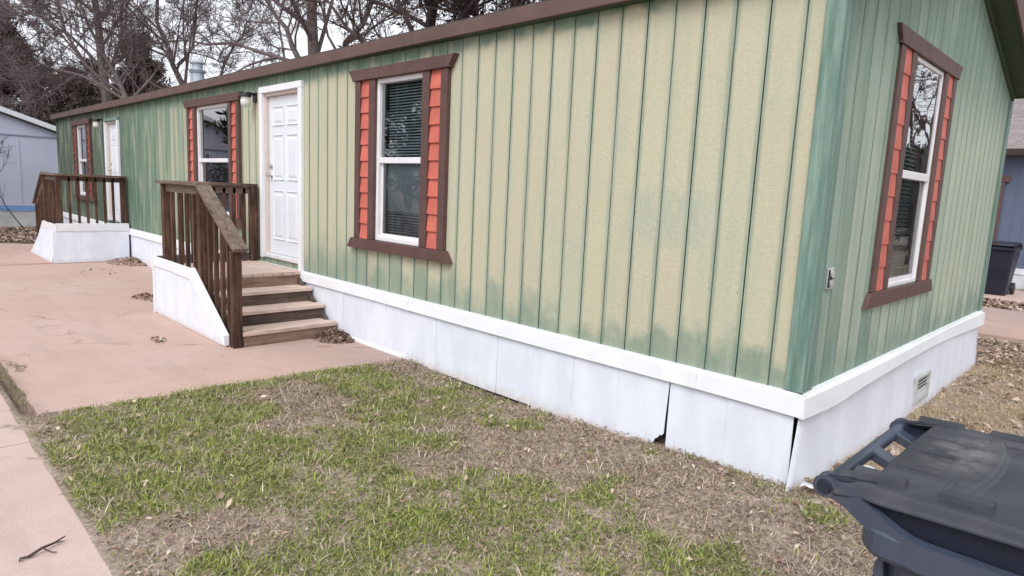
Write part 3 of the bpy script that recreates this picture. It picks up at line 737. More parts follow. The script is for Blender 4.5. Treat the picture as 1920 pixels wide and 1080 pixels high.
# ------------------------------------------------------------------ the wheeled bins
M['bin'] = plain('navy_bin_plastic', (.046, .058, .088), .36, .5, .12, 3, bump=.12, bsc=160, dirt=((.11, .11, .12), 3.5, .35))
M['bin_dark'] = plain('dark_navy_bin_plastic', (.016, .019, .033), .55, .3, .12, 3)
def lid_mat():
    t = NT('weathered_bin_lid'); x, y, z = t.xyz()
    n = t.noise(sc=3., det=6, rough=.65); f = t.noise(sc=22., det=5, rough=.7); s = t.noise(sc=1., det=5, k=(5, 22, 5))
    c = t.mix(t.step(n, .35, .65), (.022, .025, .034), (.038, .041, .052))
    mid = t.math('MULTIPLY', t.step(t.noise(sc=2.4, det=5, dist=.7), .45, .66), t.step(s, .3, .6))
    c = t.mix(t.math('MULTIPLY', mid, .6), c, (.085, .085, .10))
    px_ = t.math('MULTIPLY', t.step(t.math('ABSOLUTE', t.math('SUBTRACT', x, 1.07)), .02, .09, 1, 0), t.step(t.math('ABSOLUTE', t.math('ADD', y, 1.86)), .05, .24, 1, 0))
    c = t.mix(t.math('MULTIPLY', px_, t.step(t.noise(sc=9., det=6, rough=.7), .36, .62)), c, (.155, .138, .138))
    c = t.mix(t.step(f, .56, .72, 0, .25), c, (.065, .07, .085))
    return t.bsdf(c, t.lin(n, .3, .7, .42, .6), .4, t.bump(t.noise(sc=150.), .12, .002))
M['lid'] = lid_mat()
def wheeled_bin(ox, oy, rz, label, detail, body_m, lid_m, H=1.03, sc=1.):
    t = thing('wheeled_bin', label, 'wheeled bin', (ox, oy, GZ+.0)); zz = GZ+.0; before = set(bpy.data.objects)
    P = lambda x, y, z: (ox+x*sc, oy+y*sc, zz+z*sc)
    m = MB(); N = 28
    def ring(hx0, hx1, hy, z, r):
        pts = []
        for cx, cy, a0 in ((hx1-r, hy-r, 0), (hx0+r, hy-r, 90), (hx0+r, -hy+r, 180), (hx1-r, -hy+r, 270)):
            for k in range(7): an = R(a0+15*k); pts.append((cx+r*math.cos(an), cy+r*math.sin(an), z))
        return pts
    prof = [ring(.20, .70, .235, .05, .06), ring(.145, .82, .285, .60, .06), ring(.13, .865, .305, .93, .06), ring(.125, .87, .315, .955, .06),
            ring(.085, .905, .335, .952, .07), ring(.08, .91, .34, .962, .07), ring(.08, .91, .34, 1.005, .07), ring(.085, .905, .335, 1.012, .07), ring(.115, .875, .31, 1.008, .06), ring(.12, .87, .305, .95, .06), ring(.21, .69, .225, .08, .06)]
    n = len(prof[0])
    for a, b in zip(prof[:-1], prof[1:]):
        for i in range(n): j = (i+1) % n; m.face(P(*a[i]), P(*a[j]), P(*b[j]), P(*b[i]))
    m.face(*[P(*q) for q in prof[0]]); m.face(*[P(*q) for q in reversed(prof[-1])])
    body = m.build('body', body_m, t, .003)
    # arms that carry the handle bar
    for sy in (-1, 1):
        m = MB(); e0 = sy*.3435; e1 = sy*.296
        secs = []
        for q in np.linspace(0, 1, 17):
            x = .36*(1-q); y = e0+(e1-e0)*sstep(q, .45, 1.); zc_ = .987+.066*sstep(q, .42, 1.0); hh = .0285-.006*sstep(q, .5, 1); th = .020
            secs.append([P(x, y-sy*0, zc_-hh), P(x, y-sy*th*1.4, zc_-hh), P(x, y-sy*th*1.4, zc_+hh), P(x, y, zc_+hh)])
        for a, b in zip(secs[:-1], secs[1:]):
            for i in range(4): m.face(a[i], a[(i+1) % 4], b[(i+1) % 4], b[i])
        m.face(*secs[0]); m.face(*secs[-1])
        m.tube([P(0, e1+sy*.004, 1.053), P(0, e1-sy*.03, 1.053)], .0225*sc, 18)
        m.build('handle_arm', body_m, t, .003)
        m = MB(); m.tube([P(0, e1+sy*.0045, 1.053), P(0, e1+sy*.011, 1.053)], [.0165*sc, .0135*sc], 16); m.build('hinge_cap', M['bin_dark'], t)
    m = MB(); m.tube([P(0, -.27, 1.053), P(0, .27, 1.053)], .0155*sc, 16); m.build('handle', body_m, t, smooth=True)
    for yy in (.02, .22) if detail else ():
        m = MB(); w = .026
        m.prism([P(.0, yy-w, 1.04), P(.11, yy-w, 1.0), P(.11, yy-w, 1.022), P(.0, yy-w, 1.068)], Vector(P(0, w, 0))-Vector(P(0, -w, 0))); m.build('handle_strut', body_m, t, .003)
    # lid: hinged at the handle, ribs and a stepped centre panel pressed into it
    def lh(x, y):
        """height of the lid's skin"""
        a = abs(y); hw = lw(x)
        z = 1.094+.010*sstep(x, .05, .4)-.012*sstep(x, .7, .95)+.008*(1-(a/hw)**2)
        z -= .030*sstep(a, hw-.016, hw)+.006*sstep(a, hw-.06, hw-.01)                       # rolled edge
        if detail:
            ctr = sstep(.235-a, 0, .012)
            ar = x-.265+.5*y*y; z -= .014*ctr*sstep(ar, 0, .008); ar2 = x-.375+.3*y*y; z += .016*ctr*sstep(ar2, 0, .008)
        return z
    def lw(x): return .306+.012*sstep(x, .04, .12)
    m = MB(); nu, nv = (230, 170) if detail else (14, 12)
    x0, x1 = .088, .95
    def fn(a, b):
        q = 2*b-1; xs = .018 if detail and abs(q) > .78 else x0; x = xs+(x1-xs)*a; y = q*lw(x)
        return P(x, y, lh(x, y)-.035*sstep(a, .95, 1)-(.012*(1-sstep(x, .018, .09)) if xs < x0 else 0))
    m.grid(fn, nu, nv); ld = m.build('lid', lid_m, t, smooth=True)
    sm = ld.modifiers.new('thickness', 'SOLIDIFY'); sm.thickness = .006*sc; sm.offset = -1
    if detail:
        def rib(xa, xb, ya, yb, h):
            m = MB(); zz_ = lambda x, y: lh(x, y)-.004
            b0 = [P(xa, ya, zz_(xa, ya)), P(xb, ya, zz_(xb, ya)), P(xb, yb, zz_(xb, yb)), P(xa, yb, zz_(xa, yb))]
            i = .004; t0 = [P(xa+i, ya+i, zz_(xa, ya)+h), P(xb-i, ya+i, zz_(xb, ya)+h), P(xb-i, yb-i, zz_(xb, yb)+h), P(xa+i, yb-i, zz_(xa, yb)+h)]
            for k in range(4): m.face(b0[k], b0[(k+1) % 4], t0[(k+1) % 4], t0[k])
            m.face(*t0); m.build('lid_rib', lid_m, ld, .0015)
        for sy in (-1, 1):
            for xa, xb in ((.045, .15), (.205, .30)): rib(xa, xb, sy*.268-.015, sy*.268+.015, .017)
        for q in (-.155, -.02, .115): rib(.095, .195, q-.007, q+.007, .009)
        for q in (-.205, .20): rib(.205, .222, q-.035, q+.035, .008)
    # hinge lugs that join lid and bar
    for sy in (-1, 1):
        m = MB(); m.prism([P(-.020, sy*.282-.012, 1.052), P(-.008, sy*.282-.012, 1.074), P(.10, sy*.282-.012, 1.094), P(.10, sy*.282-.012, 1.078)], Vector(P(0, .024, 0))-Vector(P(0, 0, 0))); m.build('lid_hinge', M['bin_dark'], t, .004)
    for sy in (-1, 1):                                        # hinge web, drawn out as a dark sheet to imitate shade under the lid
        m = MB(); m.prism([P(.06, sy*.288-.004, 1.03), P(.10, sy*.288-.004, 1.084), P(.86, sy*.288-.004, 1.074), P(.86, sy*.288-.004, .98), P(.15, sy*.288-.004, .98)], Vector(P(0, .008, 0))-Vector(P(0, 0, 0))); m.build('gap_shade_web', M['bin_dark'], t)
    for sy in (-1, 1):                                        # wheels and axle under the handle side
        m = MB(); m.tube([P(.13, sy*.24, .135), P(.13, sy*.245, .135), P(.13, sy*.30, .135), P(.13, sy*.305, .135)], [.11*sc, .135*sc, .135*sc, .11*sc], 24); wh = m.build('wheel', M['black'], t)
        m = MB(); m.tube([P(.13, sy*.306, .135), P(.13, sy*.312, .135)], .06*sc, 16); m.build('hub', body_m, wh)
    m = MB(); m.tube([P(.13, -.24, .135), P(.13, .24, .135)], .012, 8); m.build('axle', M['nickel'], t)
    # the moulded pocket that holds the axle
    m = MB(); m.prism([P(.20, -.17, .06), P(.10, -.17, .10), P(.10, -.17, .19), P(.17, -.17, .30)], Vector(P(0, .34, 0))-Vector(P(0, 0, 0))); m.build('axle_bracket', body_m, t, .004)
    m = MB(); m.prism([P(.145, -.30, .80), P(.115, -.30, .83), P(.115, -.30, .925), P(.13, -.30, .955)], Vector(P(0, .60, 0))-Vector(P(0, 0, 0))); m.build('rear_rib', body_m, t, .004)
    t.rotation_euler.z = rz
    return t
wheeled_bin(.878, -1.908, R(0), 'navy wheeled bin with weathered grey lid in the foreground', True, M['bin'], M['lid'])
wheeled_bin(-1.04, 13.15, R(-90), 'dark navy wheeled bin standing by the slate blue house', False, M['bin_dark'], M['bin_dark'], sc=1.)

# ------------------------------------------------------------------ neighbouring homes
def left_home():
    t = thing('mobile_home', 'pale lavender mobile home with blue belt stripe at the left edge', 'mobile home', (-25, -2, GZ))
    pm = plain('lavender_wall_paint', (.52, .55, .68), .6, .3, .06, 1.2, dirt=((.46, .48, .58), 1.5, .4))
    x = -21.5; y0, y1 = -6.9, .62; yr = -3.15
    rz = lambda y: 2.05+.336*(y1-y) if y > yr else 2.05+.336*(y1-yr)-.336*(yr-y)
    m = MB(); m.prism([(x, y0, 0), (x, y1, 0), (x, y1, rz(y1)), (x, yr, rz(yr)), (x, y0, rz(y0))], (-14, 0, 0)); m.build('wall', pm, t)
    m = MB(); m.prism([(x+.003, y0, 1.93), (x+.003, y1, 1.93), (x+.003, y1, 1.965), (x+.003, y0, 1.965)], (.02, 0, 0)); m.build('wall_joint', plain('grey_joint_trim', (.30, .32, .40), .6, .2), t)
    for yy in (-.42, -3.2, -5): m = MB(); m.box(x+.003, x+.012, yy-.012, yy+.012, .02, 1.92); m.build('wall_joint', pm, t)
    m = MB(); m.box(x+.003, x+.03, y0-.02, y1+.02, -.15, -.01); m.build('belt_stripe', plain('blue_belt_paint', (.20, .36, .66), .5, .3), t)
    m = MB(); m.box(x+.002, x+.015, y0, y1, GZ-.1, -.15); m.build('skirting', plain('stained_white_skirting', (.60, .60, .62), .7, .2, .15, 2.5, dirt=((.33, .30, .28), 3., .6)), t)
    m = MB()
    for ya, yb in ((y1+.12, yr), (y0-.12, yr)):
        za = rz(y1)-.336*.12; zb = rz(yr)
        m.prism([(x+.14, ya, za+.02), (x+.14, yb, zb+.02), (x+.14, yb, zb+.16), (x+.14, ya, za+.16)], (-14.3, 0, 0))
    rf = m.build('roof', plain('pale_metal_roof', (.72, .74, .78), .45, .4, .05, 2), t)
    m = MB()
    for ya, yb in ((y1+.12, yr), (y0-.12, yr)):
        za = rz(y1)-.336*.12; zb = rz(yr)
        m.prism([(x+.002, ya, za-.02), (x+.002, yb, zb-.02), (x+.002, yb, zb+.019), (x+.002, ya, za+.019)], (.12, 0, 0))
    m.build('eave_trim', M['black'], rf)
left_home()
def right_home():
    t = thing('house', 'slate blue house with grey shingle roof seen past the end wall', 'house', (-3, 18, GZ))
    pm = plain('slate_blue_siding', (.105, .125, .185), .65, .25, .12, 1.5)
    y = 14.8; m = MB(); m.box(-8.5, .9, y, y+5, -.15, 2.42); w = m.build('wall', pm, t)
    m = MB()
    for i in range(46): m.box(-8.4+i*.2, -8.39+i*.2, y-.006, y-.001, -.1, 2.4)
    m.build('batten', pm, t)
    m = MB(); m.box(-8.5, .9, y-.03, y-.002, -.30, -.17); m.box(-8.5, .9, y-.012, y-.003, GZ-.05, -.30); m.build('skirting', plain('light_grey_skirting', (.62, .64, .68), .6, .2), t)
    m = MB(); m.prism([(-9, y-.35, 2.38), (-9, y-.35, 2.46), (-9, y+2.5, 3.95), (-9, y+5.35, 2.46), (-9, y+5.35, 2.38)], (10.2, 0, 0))
    rt_ = NT('grey_shingles'); x_, y_, z_ = rt_.xyz(); bk = rt_.t.nodes.new('ShaderNodeTexBrick'); rt_.link(rt_.comb(x_, rt_.math('MULTIPLY', y_, 1.2), 0.), bk.inputs['Vector'])
    bk.inputs['Scale'].default_value = 3.2; bk.inputs['Color1'].default_value = (.22, .19, .185, 1); bk.inputs['Color2'].default_value = (.30, .265, .255, 1); bk.inputs['Mortar'].default_value = (.12, .10, .10, 1)
    rm = rt_.bsdf(rt_.mix(rt_.step(rt_.noise(sc=2.5), .4, .7, 0, .5), bk.outputs[0], (.33, .28, .27)), .9, .1)
    rf = m.build('roof', rm, t); m = MB(); m.box(-9, 1.2, y-.38, y-.352, 2.33, 2.47); m.build('fascia', plain('dark_brown_fascia', (.05, .035, .03), .6, .2), rf)
    # window with a brown surround
    m = MB(); a, b = -2.55, -1.58; m.box(a, a+.06, y-.05, y-.005, .45, 1.75); m.box(b-.06, b, y-.05, y-.005, .45, 1.75); m.box(a+.06, b-.06, y-.05, y-.005, 1.69, 1.75); m.box(a+.06, b-.06, y-.05, y-.005, .45, .51); m.box(a+.06, b-.06, y-.045, y-.005, 1.07, 1.12)
    wn = m.build('window', M['vinyl'], t, .003)
    m = MB(); m.face((a+.05, y-.012, .5), (b-.05, y-.012, .5), (b-.05, y-.012, 1.7), (a+.05, y-.012, 1.7)); m.build('pane', M['black'], wn)
    m = MB()
    for i in range(22): m.face((a+.07, y-.016, 1.13+i*.025), (b-.07, y-.016, 1.13+i*.025), (b-.07, y-.022, 1.15+i*.025), (a+.07, y-.022, 1.15+i*.025))
    m.build('blind', M['blind'], wn)
    m = MB(); m.box(b+.001, b+.15, y-.06, y-.004, .35, 1.755); m.box(a-.15, a-.001, y-.06, y-.004, .35, 1.755); m.box(a-.22, b+.24, y-.07, y-.004, 1.757, 1.90); m.box(a-.22, b+.22, y-.07, y-.004, .24, .348); m.build('casing', M['brown'], wn, .004)
    return y
right_home()
# white steps by the blue house, cut by the picture's edge
t = thing('step_box', 'white boxed step at the foot of the slate blue house', 'step', (-.15, 14.2, GZ))
m = MB(); m.box(-.62, .6, 13.85, 14.74, GZ+.002, -.40); m.box(-.58, .56, 14.2, 14.735, -.398, -.24); m.build('step_base', M['white'], t, .004)
m = MB(); m.box(-.66, .64, 13.8, 14.74, -.399, -.37); m.build('tread', M['white'], t, .004)

# ------------------------------------------------------------------ trees
def tubes(P, rad, k):
    """(B,n,3) polylines to tube vertices and quads"""
    B, n, _ = P.shape; T = np.gradient(P, axis=1); T /= np.linalg.norm(T, axis=2, keepdims=True)+1e-9
    ref = np.where(np.abs(T[..., 2:3]) < .9, np.array([0, 0, 1.]), np.array([1., 0, 0])); A = np.cross(T, ref); A /= np.linalg.norm(A, axis=2, keepdims=True)+1e-9; Bn = np.cross(T, A)
    an = np.arange(k)*2*np.pi/k
    V = P[:, :, None]+rad[:, :, None, None]*(np.cos(an)[None, None, :, None]*A[:, :, None]+np.sin(an)[None, None, :, None]*Bn[:, :, None])
    V = V.reshape(-1, 3); b, i, j = np.meshgrid(np.arange(B), np.arange(n-1), np.arange(k), indexing='ij'); j2 = (j+1) % k
    base = b*n*k; f = np.stack([base+i*k+j, base+i*k+j2, base+(i+1)*k+j2, base+(i+1)*k+j], -1).reshape(-1, 4); return V, f
def spawn(rs, P, rad, n, ratio, ang, rr, tmin=.2, upb=.15, wig=.18, jit=.4, npt=6):
    """n children along each parent polyline"""
    B, m, _ = P.shape; pid = np.repeat(np.arange(B), n); t = tmin+(1-tmin)*((np.tile(np.arange(n), B)+rs.rand(B*n))/n)
    q = t*(m-1); i = np.minimum(q.astype(int), m-2); f = (q-i)[:, None]
    start = P[pid, i]*(1-f)+P[pid, i+1]*f; tan = P[pid, i+1]-P[pid, i]; tan /= np.linalg.norm(tan, axis=1, keepdims=True)+1e-9
    plen = np.linalg.norm(np.diff(P, axis=1), axis=2).sum(1)[pid]
    r0 = (rad[pid, i]*(1-f[:, 0])+rad[pid, i+1]*f[:, 0])
    a = rs.normal(size=(B*n, 3)); a -= (a*tan).sum(1, keepdims=True)*tan; a /= np.linalg.norm(a, axis=1, keepdims=True)+1e-9
    th = np.radians(ang*(1+jit*rs.uniform(-1, 1, B*n)))[:, None]; d = tan*np.cos(th)+a*np.sin(th); d[:, 2] += upb
    L = plen*ratio*(1.15-.55*t)*rs.uniform(.6, 1.3, B*n); out = np.empty((B*n, npt, 3)); out[:, 0] = start
    for s in range(1, npt):
        d = d+rs.normal(size=d.shape)*wig; d[:, 2] += upb*.25; d /= np.linalg.norm(d, axis=1, keepdims=True); out[:, s] = out[:, s-1]+d*(L/(npt-1))[:, None]
    r = np.minimum(r0*rr, r0)[:, None]*np.linspace(1, .35, npt)[None]
    return out, r
def poly(pts, n=9):
    pts = np.array(pts, float); s = np.linspace(0, len(pts)-1, n); i = np.minimum(s.astype(int), len(pts)-2); f = (s-i)[:, None]; return pts[i]*(1-f)+pts[i+1]*f
def bare_tree(name, label, base, stems, levels, seed, bark='bark', twig='twig', group=None, minr=.006, leaves=0):
    """stems: list of (polyline points, start radius, end radius); levels: list of spawn settings"""
    rs = np.random.RandomState(seed); t = thing(name, label, 'tree', base, group)
    P = np.stack([poly(s[0]) for s in stems]); rad = np.stack([np.linspace(s[1], s[2], 9) for s in stems])
    P[:, 1:-1] += rs.normal(size=P[:, 1:-1].shape)*.06
    v, f = tubes(P, rad, 10); npmesh('trunk', v, None, f, M[bark], t, smooth=True)
    VV, FF = [], []; off = 0; p, r = P, rad; tips = []
    for li, lv in enumerate(levels):
        p, r = spawn(rs, p, r, **lv); r = np.maximum(r, minr); v, f = tubes(p, r, 6 if li == 0 else (4 if li == 1 else 3)); VV.append(v); FF.append(f+off); off += len(v); tips.append(p)
    npmesh('crown', np.concatenate(VV), None, np.concatenate(FF), M[twig], t)
    if leaves:
        q = tips[-1].reshape(-1, 3); q = q[rs.randint(0, len(q), leaves)]+rs.normal(size=(leaves, 3))*.12; leafcloud('dead_leaves', q, .07, rs, [(.07, .048, .035), (.12, .08, .055), (.045, .04, .022)], t)
    return t
def leafcloud(name, C, size, rs, cols, parent, stretch=1.6):
    n = len(C); d = rs.normal(size=(n, 3)); d /= np.linalg.norm(d, axis=1, keepdims=True); e = np.cross(d, rs.normal(size=(n, 3))); e /= np.linalg.norm(e, axis=1, keepdims=True)+1e-9
    s = size*rs.uniform(.5, 1.4, n)[:, None]; V = np.stack([C-d*s*stretch, C+e*s*.5, C+d*s*stretch, C-e*s*.5], 1).reshape(-1, 3); a = np.arange(n)*4
    c = np.array(cols)[rs.randint(0, len(cols), n)]*rs.uniform(.7, 1.25, n)[:, None]
    return npmesh(name, V, None, np.stack([a, a+1, a+2, a+3], 1), M['foliage'], parent, np.repeat(c, 4, 0))
def evergreen(label, base, h, rx, seed, n=24000, cols=((.105, .084, .066), (.15, .115, .095), (.075, .066, .05)), gap=.45, taper=.8, group='dark evergreens behind the homes'):
    rs = np.random.RandomState(seed); t = thing('evergreen_tree', label, 'tree', base, group); b = np.array(base)
    P = poly([b, b+[.1, 0, h*.5], b+[0, .1, h*.97]])[None]; rad = np.linspace(.22, .03, 9)[None]; v, f = tubes(P, rad, 8); npmesh('trunk', v, None, f, M['bark_dark'], t)
    # sprays: side branches that carry clumps of needles
    p1, r1 = spawn(rs, P, rad, 70, .30, 65, .35, .12, .10, .12); 
    hh = np.clip((p1[:, 0, 2]-b[2])/h, 0, 1); k = (1-hh**1.6)*taper+.22
    p1 = p1[:, :1]+(p1-p1[:, :1])*np.array([rx/(.30*h), rx/(.30*h), 1.])*k[:, None, None]
    p2, r2_ = spawn(rs, p1, r1, 10, .42, 45, .5, .25, .12, .2)
    v, f = tubes(p1, np.maximum(r1, .012), 3); v2, f2 = tubes(p2, np.maximum(r2_, .007), 3); npmesh('branches', np.concatenate([v, v2]), None, np.concatenate([f, f2+len(v)]), M['twig_dark'], t)
    q = p2[:, 1:].reshape(-1, 3); keep = vnoise(q[:, 0]*1+q[:, 2], q[:, 1]*1+q[:, 2]*.7, .8, seed) > gap*.8; q = q[keep]
    q = q[rs.randint(0, len(q), n)]+rs.normal(size=(n, 3))*.16; leafcloud('crown', q, .085, rs, cols, t, 2.0); return t
LV = lambda a, b, c, d, up1=.12: [dict(n=a, ratio=.55, ang=48, rr=.45, tmin=.28, upb=up1, wig=.16), dict(n=b, ratio=.52, ang=46, rr=.6, tmin=.15, upb=.10, wig=.2), dict(n=c, ratio=.5, ang=44, rr=.6, tmin=.12, upb=.06, wig=.22), dict(n=d, ratio=.55, ang=42, rr=.65, tmin=.1, upb=.03, wig=.22)]
g0_ = GZ-.1
bare_tree('bare_tree', 'large bare tree with a thick twin trunk rising behind the middle of the roof', (-23.5, 9.7, g0_),
    [([(-23.5, 9.7, g0_), (-23.55, 9.68, 4), (-23.7, 9.6, 7.5), (-23.6, 9.6, 11), (-23.9, 9.3, 14)], .31, .08), ([(-23.4, 9.9, 2.5), (-22.9, 10.4, 6.2), (-21.9, 11.5, 8.6), (-21.0, 12.6, 11)], .17, .05), ([(-23.4, 9.7, 4.5), (-24.6, 8.9, 7), (-25.6, 7.8, 9)], .14, .04)],
    LV(12, 7, 7, 5), 21, minr=.008)
bare_tree('bare_tree', 'bare tree whose trunk leans left of the roof flue', (-30.6, 7.9, g0_),
    [([(-30.6, 7.9, g0_), (-31.3, 7.4, 4.2), (-31.9, 7.0, 6.1), (-32.6, 6.7, 7.9), (-32.4, 6.6, 11)], .18, .05), ([(-31.8, 7.1, 5.6), (-31.4, 7.9, 7.4), (-31.9, 8.2, 10)], .09, .03), ([(-31.0, 7.6, 3.5), (-30.2, 8.8, 6.5), (-29.9, 9.9, 8.6)], .09, .03)],
    LV(13, 7, 7, 5), 33, minr=.007)
bare_tree('bare_tree', 'spreading bare tree with pale arching branches in front of the evergreens', (-27.9, 4.9, g0_),
    [([(-27.9, 4.9, g0_), (-28.4, 4.4, 3.4), (-29.0, 4.0, 4.7), (-29.6, 3.6, 6.0), (-30.2, 3.0, 8.0)], .15, .03), ([(-28.6, 4.2, 3.9), (-30.0, 2.9, 4.9), (-31.6, 1.6, 5.2), (-32.8, .6, 4.6)], .075, .02), ([(-28.9, 4.1, 4.4), (-30.0, 2.9, 6.2), (-31.6, 1.6, 7.2), (-33.0, .4, 7.6)], .075, .02)],
    LV(13, 8, 7, 6, .05), 45, 'bark', 'twig', minr=.008)
bare_tree('bare_tree', 'bare tree with a fine purple grey crown at the upper left', (-36.5, 5.5, g0_),
    [([(-36.5, 5.5, g0_), (-36.6, 5.4, 4), (-37.0, 5.2, 9), (-37.2, 5.0, 13)], .3, .08)], LV(13, 8, 7, 6), 52, minr=.007)
bare_tree('bare_tree', 'dense brown tree with clinging dead leaves behind the right of the roof', (-15.8, 9.0, g0_),
    [([(-15.8, 9.0, g0_), (-15.7, 9.1, 4), (-15.5, 9.2, 7), (-15.4, 9.4, 11)], .26, .08), ([(-15.6, 9.1, 3.5), (-14.2, 9.6, 6.5), (-13.4, 10, 9)], .16, .05)],
    LV(16, 9, 8, 5), 63, 'bark_dark', 'twig_dark', minr=.008, leaves=7000)
bare_tree('bare_tree', 'dark thicket of a tree with dead leaves above the highest part of the roof', (-12.2, 9.6, g0_),
    [([(-12.2, 9.6, g0_), (-12.3, 9.5, 4), (-12.2, 9.6, 7), (-12.0, 9.8, 11)], .24, .07), ([(-12.2, 9.6, 3.2), (-10.8, 10.4, 6), (-10.0, 11, 9)], .15, .05)],
    LV(16, 9, 8, 5), 74, 'bark_dark', 'twig_dark', minr=.008, leaves=8000)
bare_tree('bare_tree', 'brown tangled bare tree behind the slate blue house', (-3.4, 24.5, g0_),
    [([(-3.4, 24.5, g0_), (-3.3, 24.4, 3), (-2.8, 24.2, 6), (-2.5, 24, 9)], .25, .06), ([(-3.3, 24.4, 2.4), (-1.8, 24, 4.6), (-.6, 23.6, 6.4)], .14, .04)], LV(13, 8, 7, 5), 81, minr=.012, leaves=5000)
ev = [('dark brown green evergreen at the left edge of the picture', (-42.3, 2.2, g0_), 9.9, 3.6), ('brownish evergreen between the leaning tree and the flue', (-42.4, 8.5, g0_), 9.6, 3.0),
      ('low dark evergreen filling the gap above the lavender home', (-39.8, 5.2, g0_), 7.6, 3.4), ('dark evergreen behind the lavender roof, left of the low one', (-41, -.8, g0_), 8.8, 3.4)]
for i, (lb, b, h, rx) in enumerate(ev): evergreen(lb, b, h, rx, 100+i, 34000)
# trees on the other side of the street, seen only mirrored in the windows
evergreen('tall dark evergreen across the street mirrored in the front windows', (-17.5, -14.5, g0_), 10.5, 3.4, 120, 22000, ((.03, .045, .025), (.05, .06, .035)), group='trees across the street')
evergreen('broad evergreen across the street left of the mirrored tall one', (-26, -16, g0_), 9.0, 4.0, 121, 9000, ((.03, .045, .025), (.05, .06, .035)), group='trees across the street')
evergreen('narrow evergreen across the street mirrored in the window behind the porch', (-19.3, -5.7, g0_), 6.5, 1.5, 122, 8000, ((.03, .045, .025), (.05, .06, .035)), group='trees across the street')
bare_tree('bare_tree', 'bare tree across the street mirrored in the front windows', (-17.2, -4.6, g0_), [([(-17.2, -4.6, g0_), (-17.1, -4.6, 2.5), (-17.4, -4.8, 6)], .13, .03)], LV(11, 6, 5, 3), 91, minr=.010, group='trees across the street')
bare_tree('bare_tree', 'bare tree mirrored in the upper pane of the end window', (4.15, 19.5, g0_), [([(4.15, 19.5, g0_), (4.2, 19.4, 2.2), (4.1, 19.6, 4.2), (4.3, 19.2, 7)], .16, .03), ([(4.2, 19.4, 1.8), (4.8, 19.8, 3.6), (5.2, 20, 5.5)], .09, .03)], LV(10, 6, 5, 3), 95, 'bark_dark', 'twig_dark', minr=.008, group='trees across the street')
evergreen('broad dark evergreen, unseen, added to darken the low reflection in the end window', (6.5, 29, g0_), 4.2, 4.5, 123, 14000, ((.03, .045, .025), (.05, .06, .035)), group='trees across the street')  # added out of view so the lower end pane reflects something dark
# young sapling beside the lavender home
rs = np.random.RandomState(7); t = thing('sapling', 'leafless young sapling in front of the lavender home', 'sapling', (-18.9, -.62, g0_))
b = np.array([-18.9, -.62, g0_])
P = poly([b, b+[-.5, -.42, .75], b+[-.85, -.6, 1.35], b+[-.8, -.5, 2.15]])[None]; rad = np.linspace(.014, .005, 9)[None]
v, f = tubes(P, rad, 6); npmesh('trunk', v, None, f, M['bark_dark'], t)
p1, r1 = spawn(rs, P, rad, 16, .42, 50, .6, .3, .15, .15); p2, r2_ = spawn(rs, p1, r1, 7, .5, 40, .6, .2, .1, .2)
v, f = tubes(p1, np.maximum(r1, .006), 4); v2, f2 = tubes(p2, np.maximum(r2_, .004), 3); npmesh('crown', np.concatenate([v, v2]), None, np.concatenate([f, f2+len(v)]), M['twig_dark'], t)

# ------------------------------------------------------------------ grass, straw and leaves
def lawn_mask(x, y):
    return (x > -3.93-.02*y*0+.05*(y+3)) & (y > -3.0) & ((y < -.02) | (x > .06)) & (x < 2.6)
def greenness(x, y):
    g = vnoise(x, y, 1.5, 1, 4)+.35*(vnoise(x, y, 5.5, 9, 3)-.5)
    bias = -.12*np.exp(-((x+.3)**2/.9+(y+.45)**2/.16))-.22*np.exp(-((x+1.2)**2/.5+(y+.75)**2/.05))-.18*np.exp(-((x+2.0)**2/.5+(y+.7)**2/.05))
    bias += .13*np.exp(-((x+2.2)**2/.8+(y+1.7)**2/.35))+.13*np.exp(-((x+1.2)**2/.6+(y+2.0)**2/.3))+.12*np.exp(-((x+3.0)**2/.25+(y+.4)**2/.2))+.10*np.exp(-((x+.3)**2/.5+(y+1.6)**2/.4))
    bias += .10*np.exp(-((x+1.3)**2/.8+(y+2.5)**2/.2))+.07*np.exp(-((x-.1)**2/.5+(y+1.1)**2/.12))
    bias -= .13*sstep(y, -2.65, -2.95)
    return g+bias-.45*sstep(y, -.05, .25)
def blades(n, box, rs, accept, length, width, lean, cols, zoff=0., curl=.5):
    x = rs.uniform(box[0], box[1], n); y = rs.uniform(box[2], box[3], n); k = accept(x, y, rs.rand(n)); x, y = x[k], y[k]; n = len(x)
    L = length*rs.uniform(.45, 1.35, n); an = rs.uniform(0, 2*np.pi, n); ln = np.abs(rs.normal(lean, .28, n)); ln = np.clip(ln, .05, 1.5)
    d = np.stack([np.cos(an), np.sin(an)], 1); w = (width*rs.uniform(.6, 1.3, n))[:, None]; sd = np.stack([-d[:, 1], d[:, 0], np.zeros(n)], 1)*w/2
    b = np.stack([x, y, ground_h(x, y)-.004+zoff], 1)
    l2 = np.clip(ln*(1+curl), 0, 1.9)
    m = b+np.stack([d[:, 0]*np.sin(ln), d[:, 1]*np.sin(ln), np.cos(ln)], 1)*(L*.55)[:, None]
    e = m+np.stack([d[:, 0]*np.sin(l2), d[:, 1]*np.sin(l2), np.cos(l2)], 1)*(L*.45)[:, None]; e[:, 2] = np.maximum(e[:, 2], b[:, 2]+.006); m[:, 2] = np.maximum(m[:, 2], b[:, 2]+.005)
    V = np.stack([b-sd, b+sd, m+sd*.8, m-sd*.8, e], 1).reshape(-1, 3); a = np.arange(n)*5
    c = np.array(cols)[rs.randint(0, len(cols), n)]*rs.uniform(.75, 1.25, n)[:, None]; cc = np.repeat(c, 5, 0)
    return V, np.stack([a+3, a+2, a+4], 1), np.stack([a, a+1, a+2, a+3], 1), cc
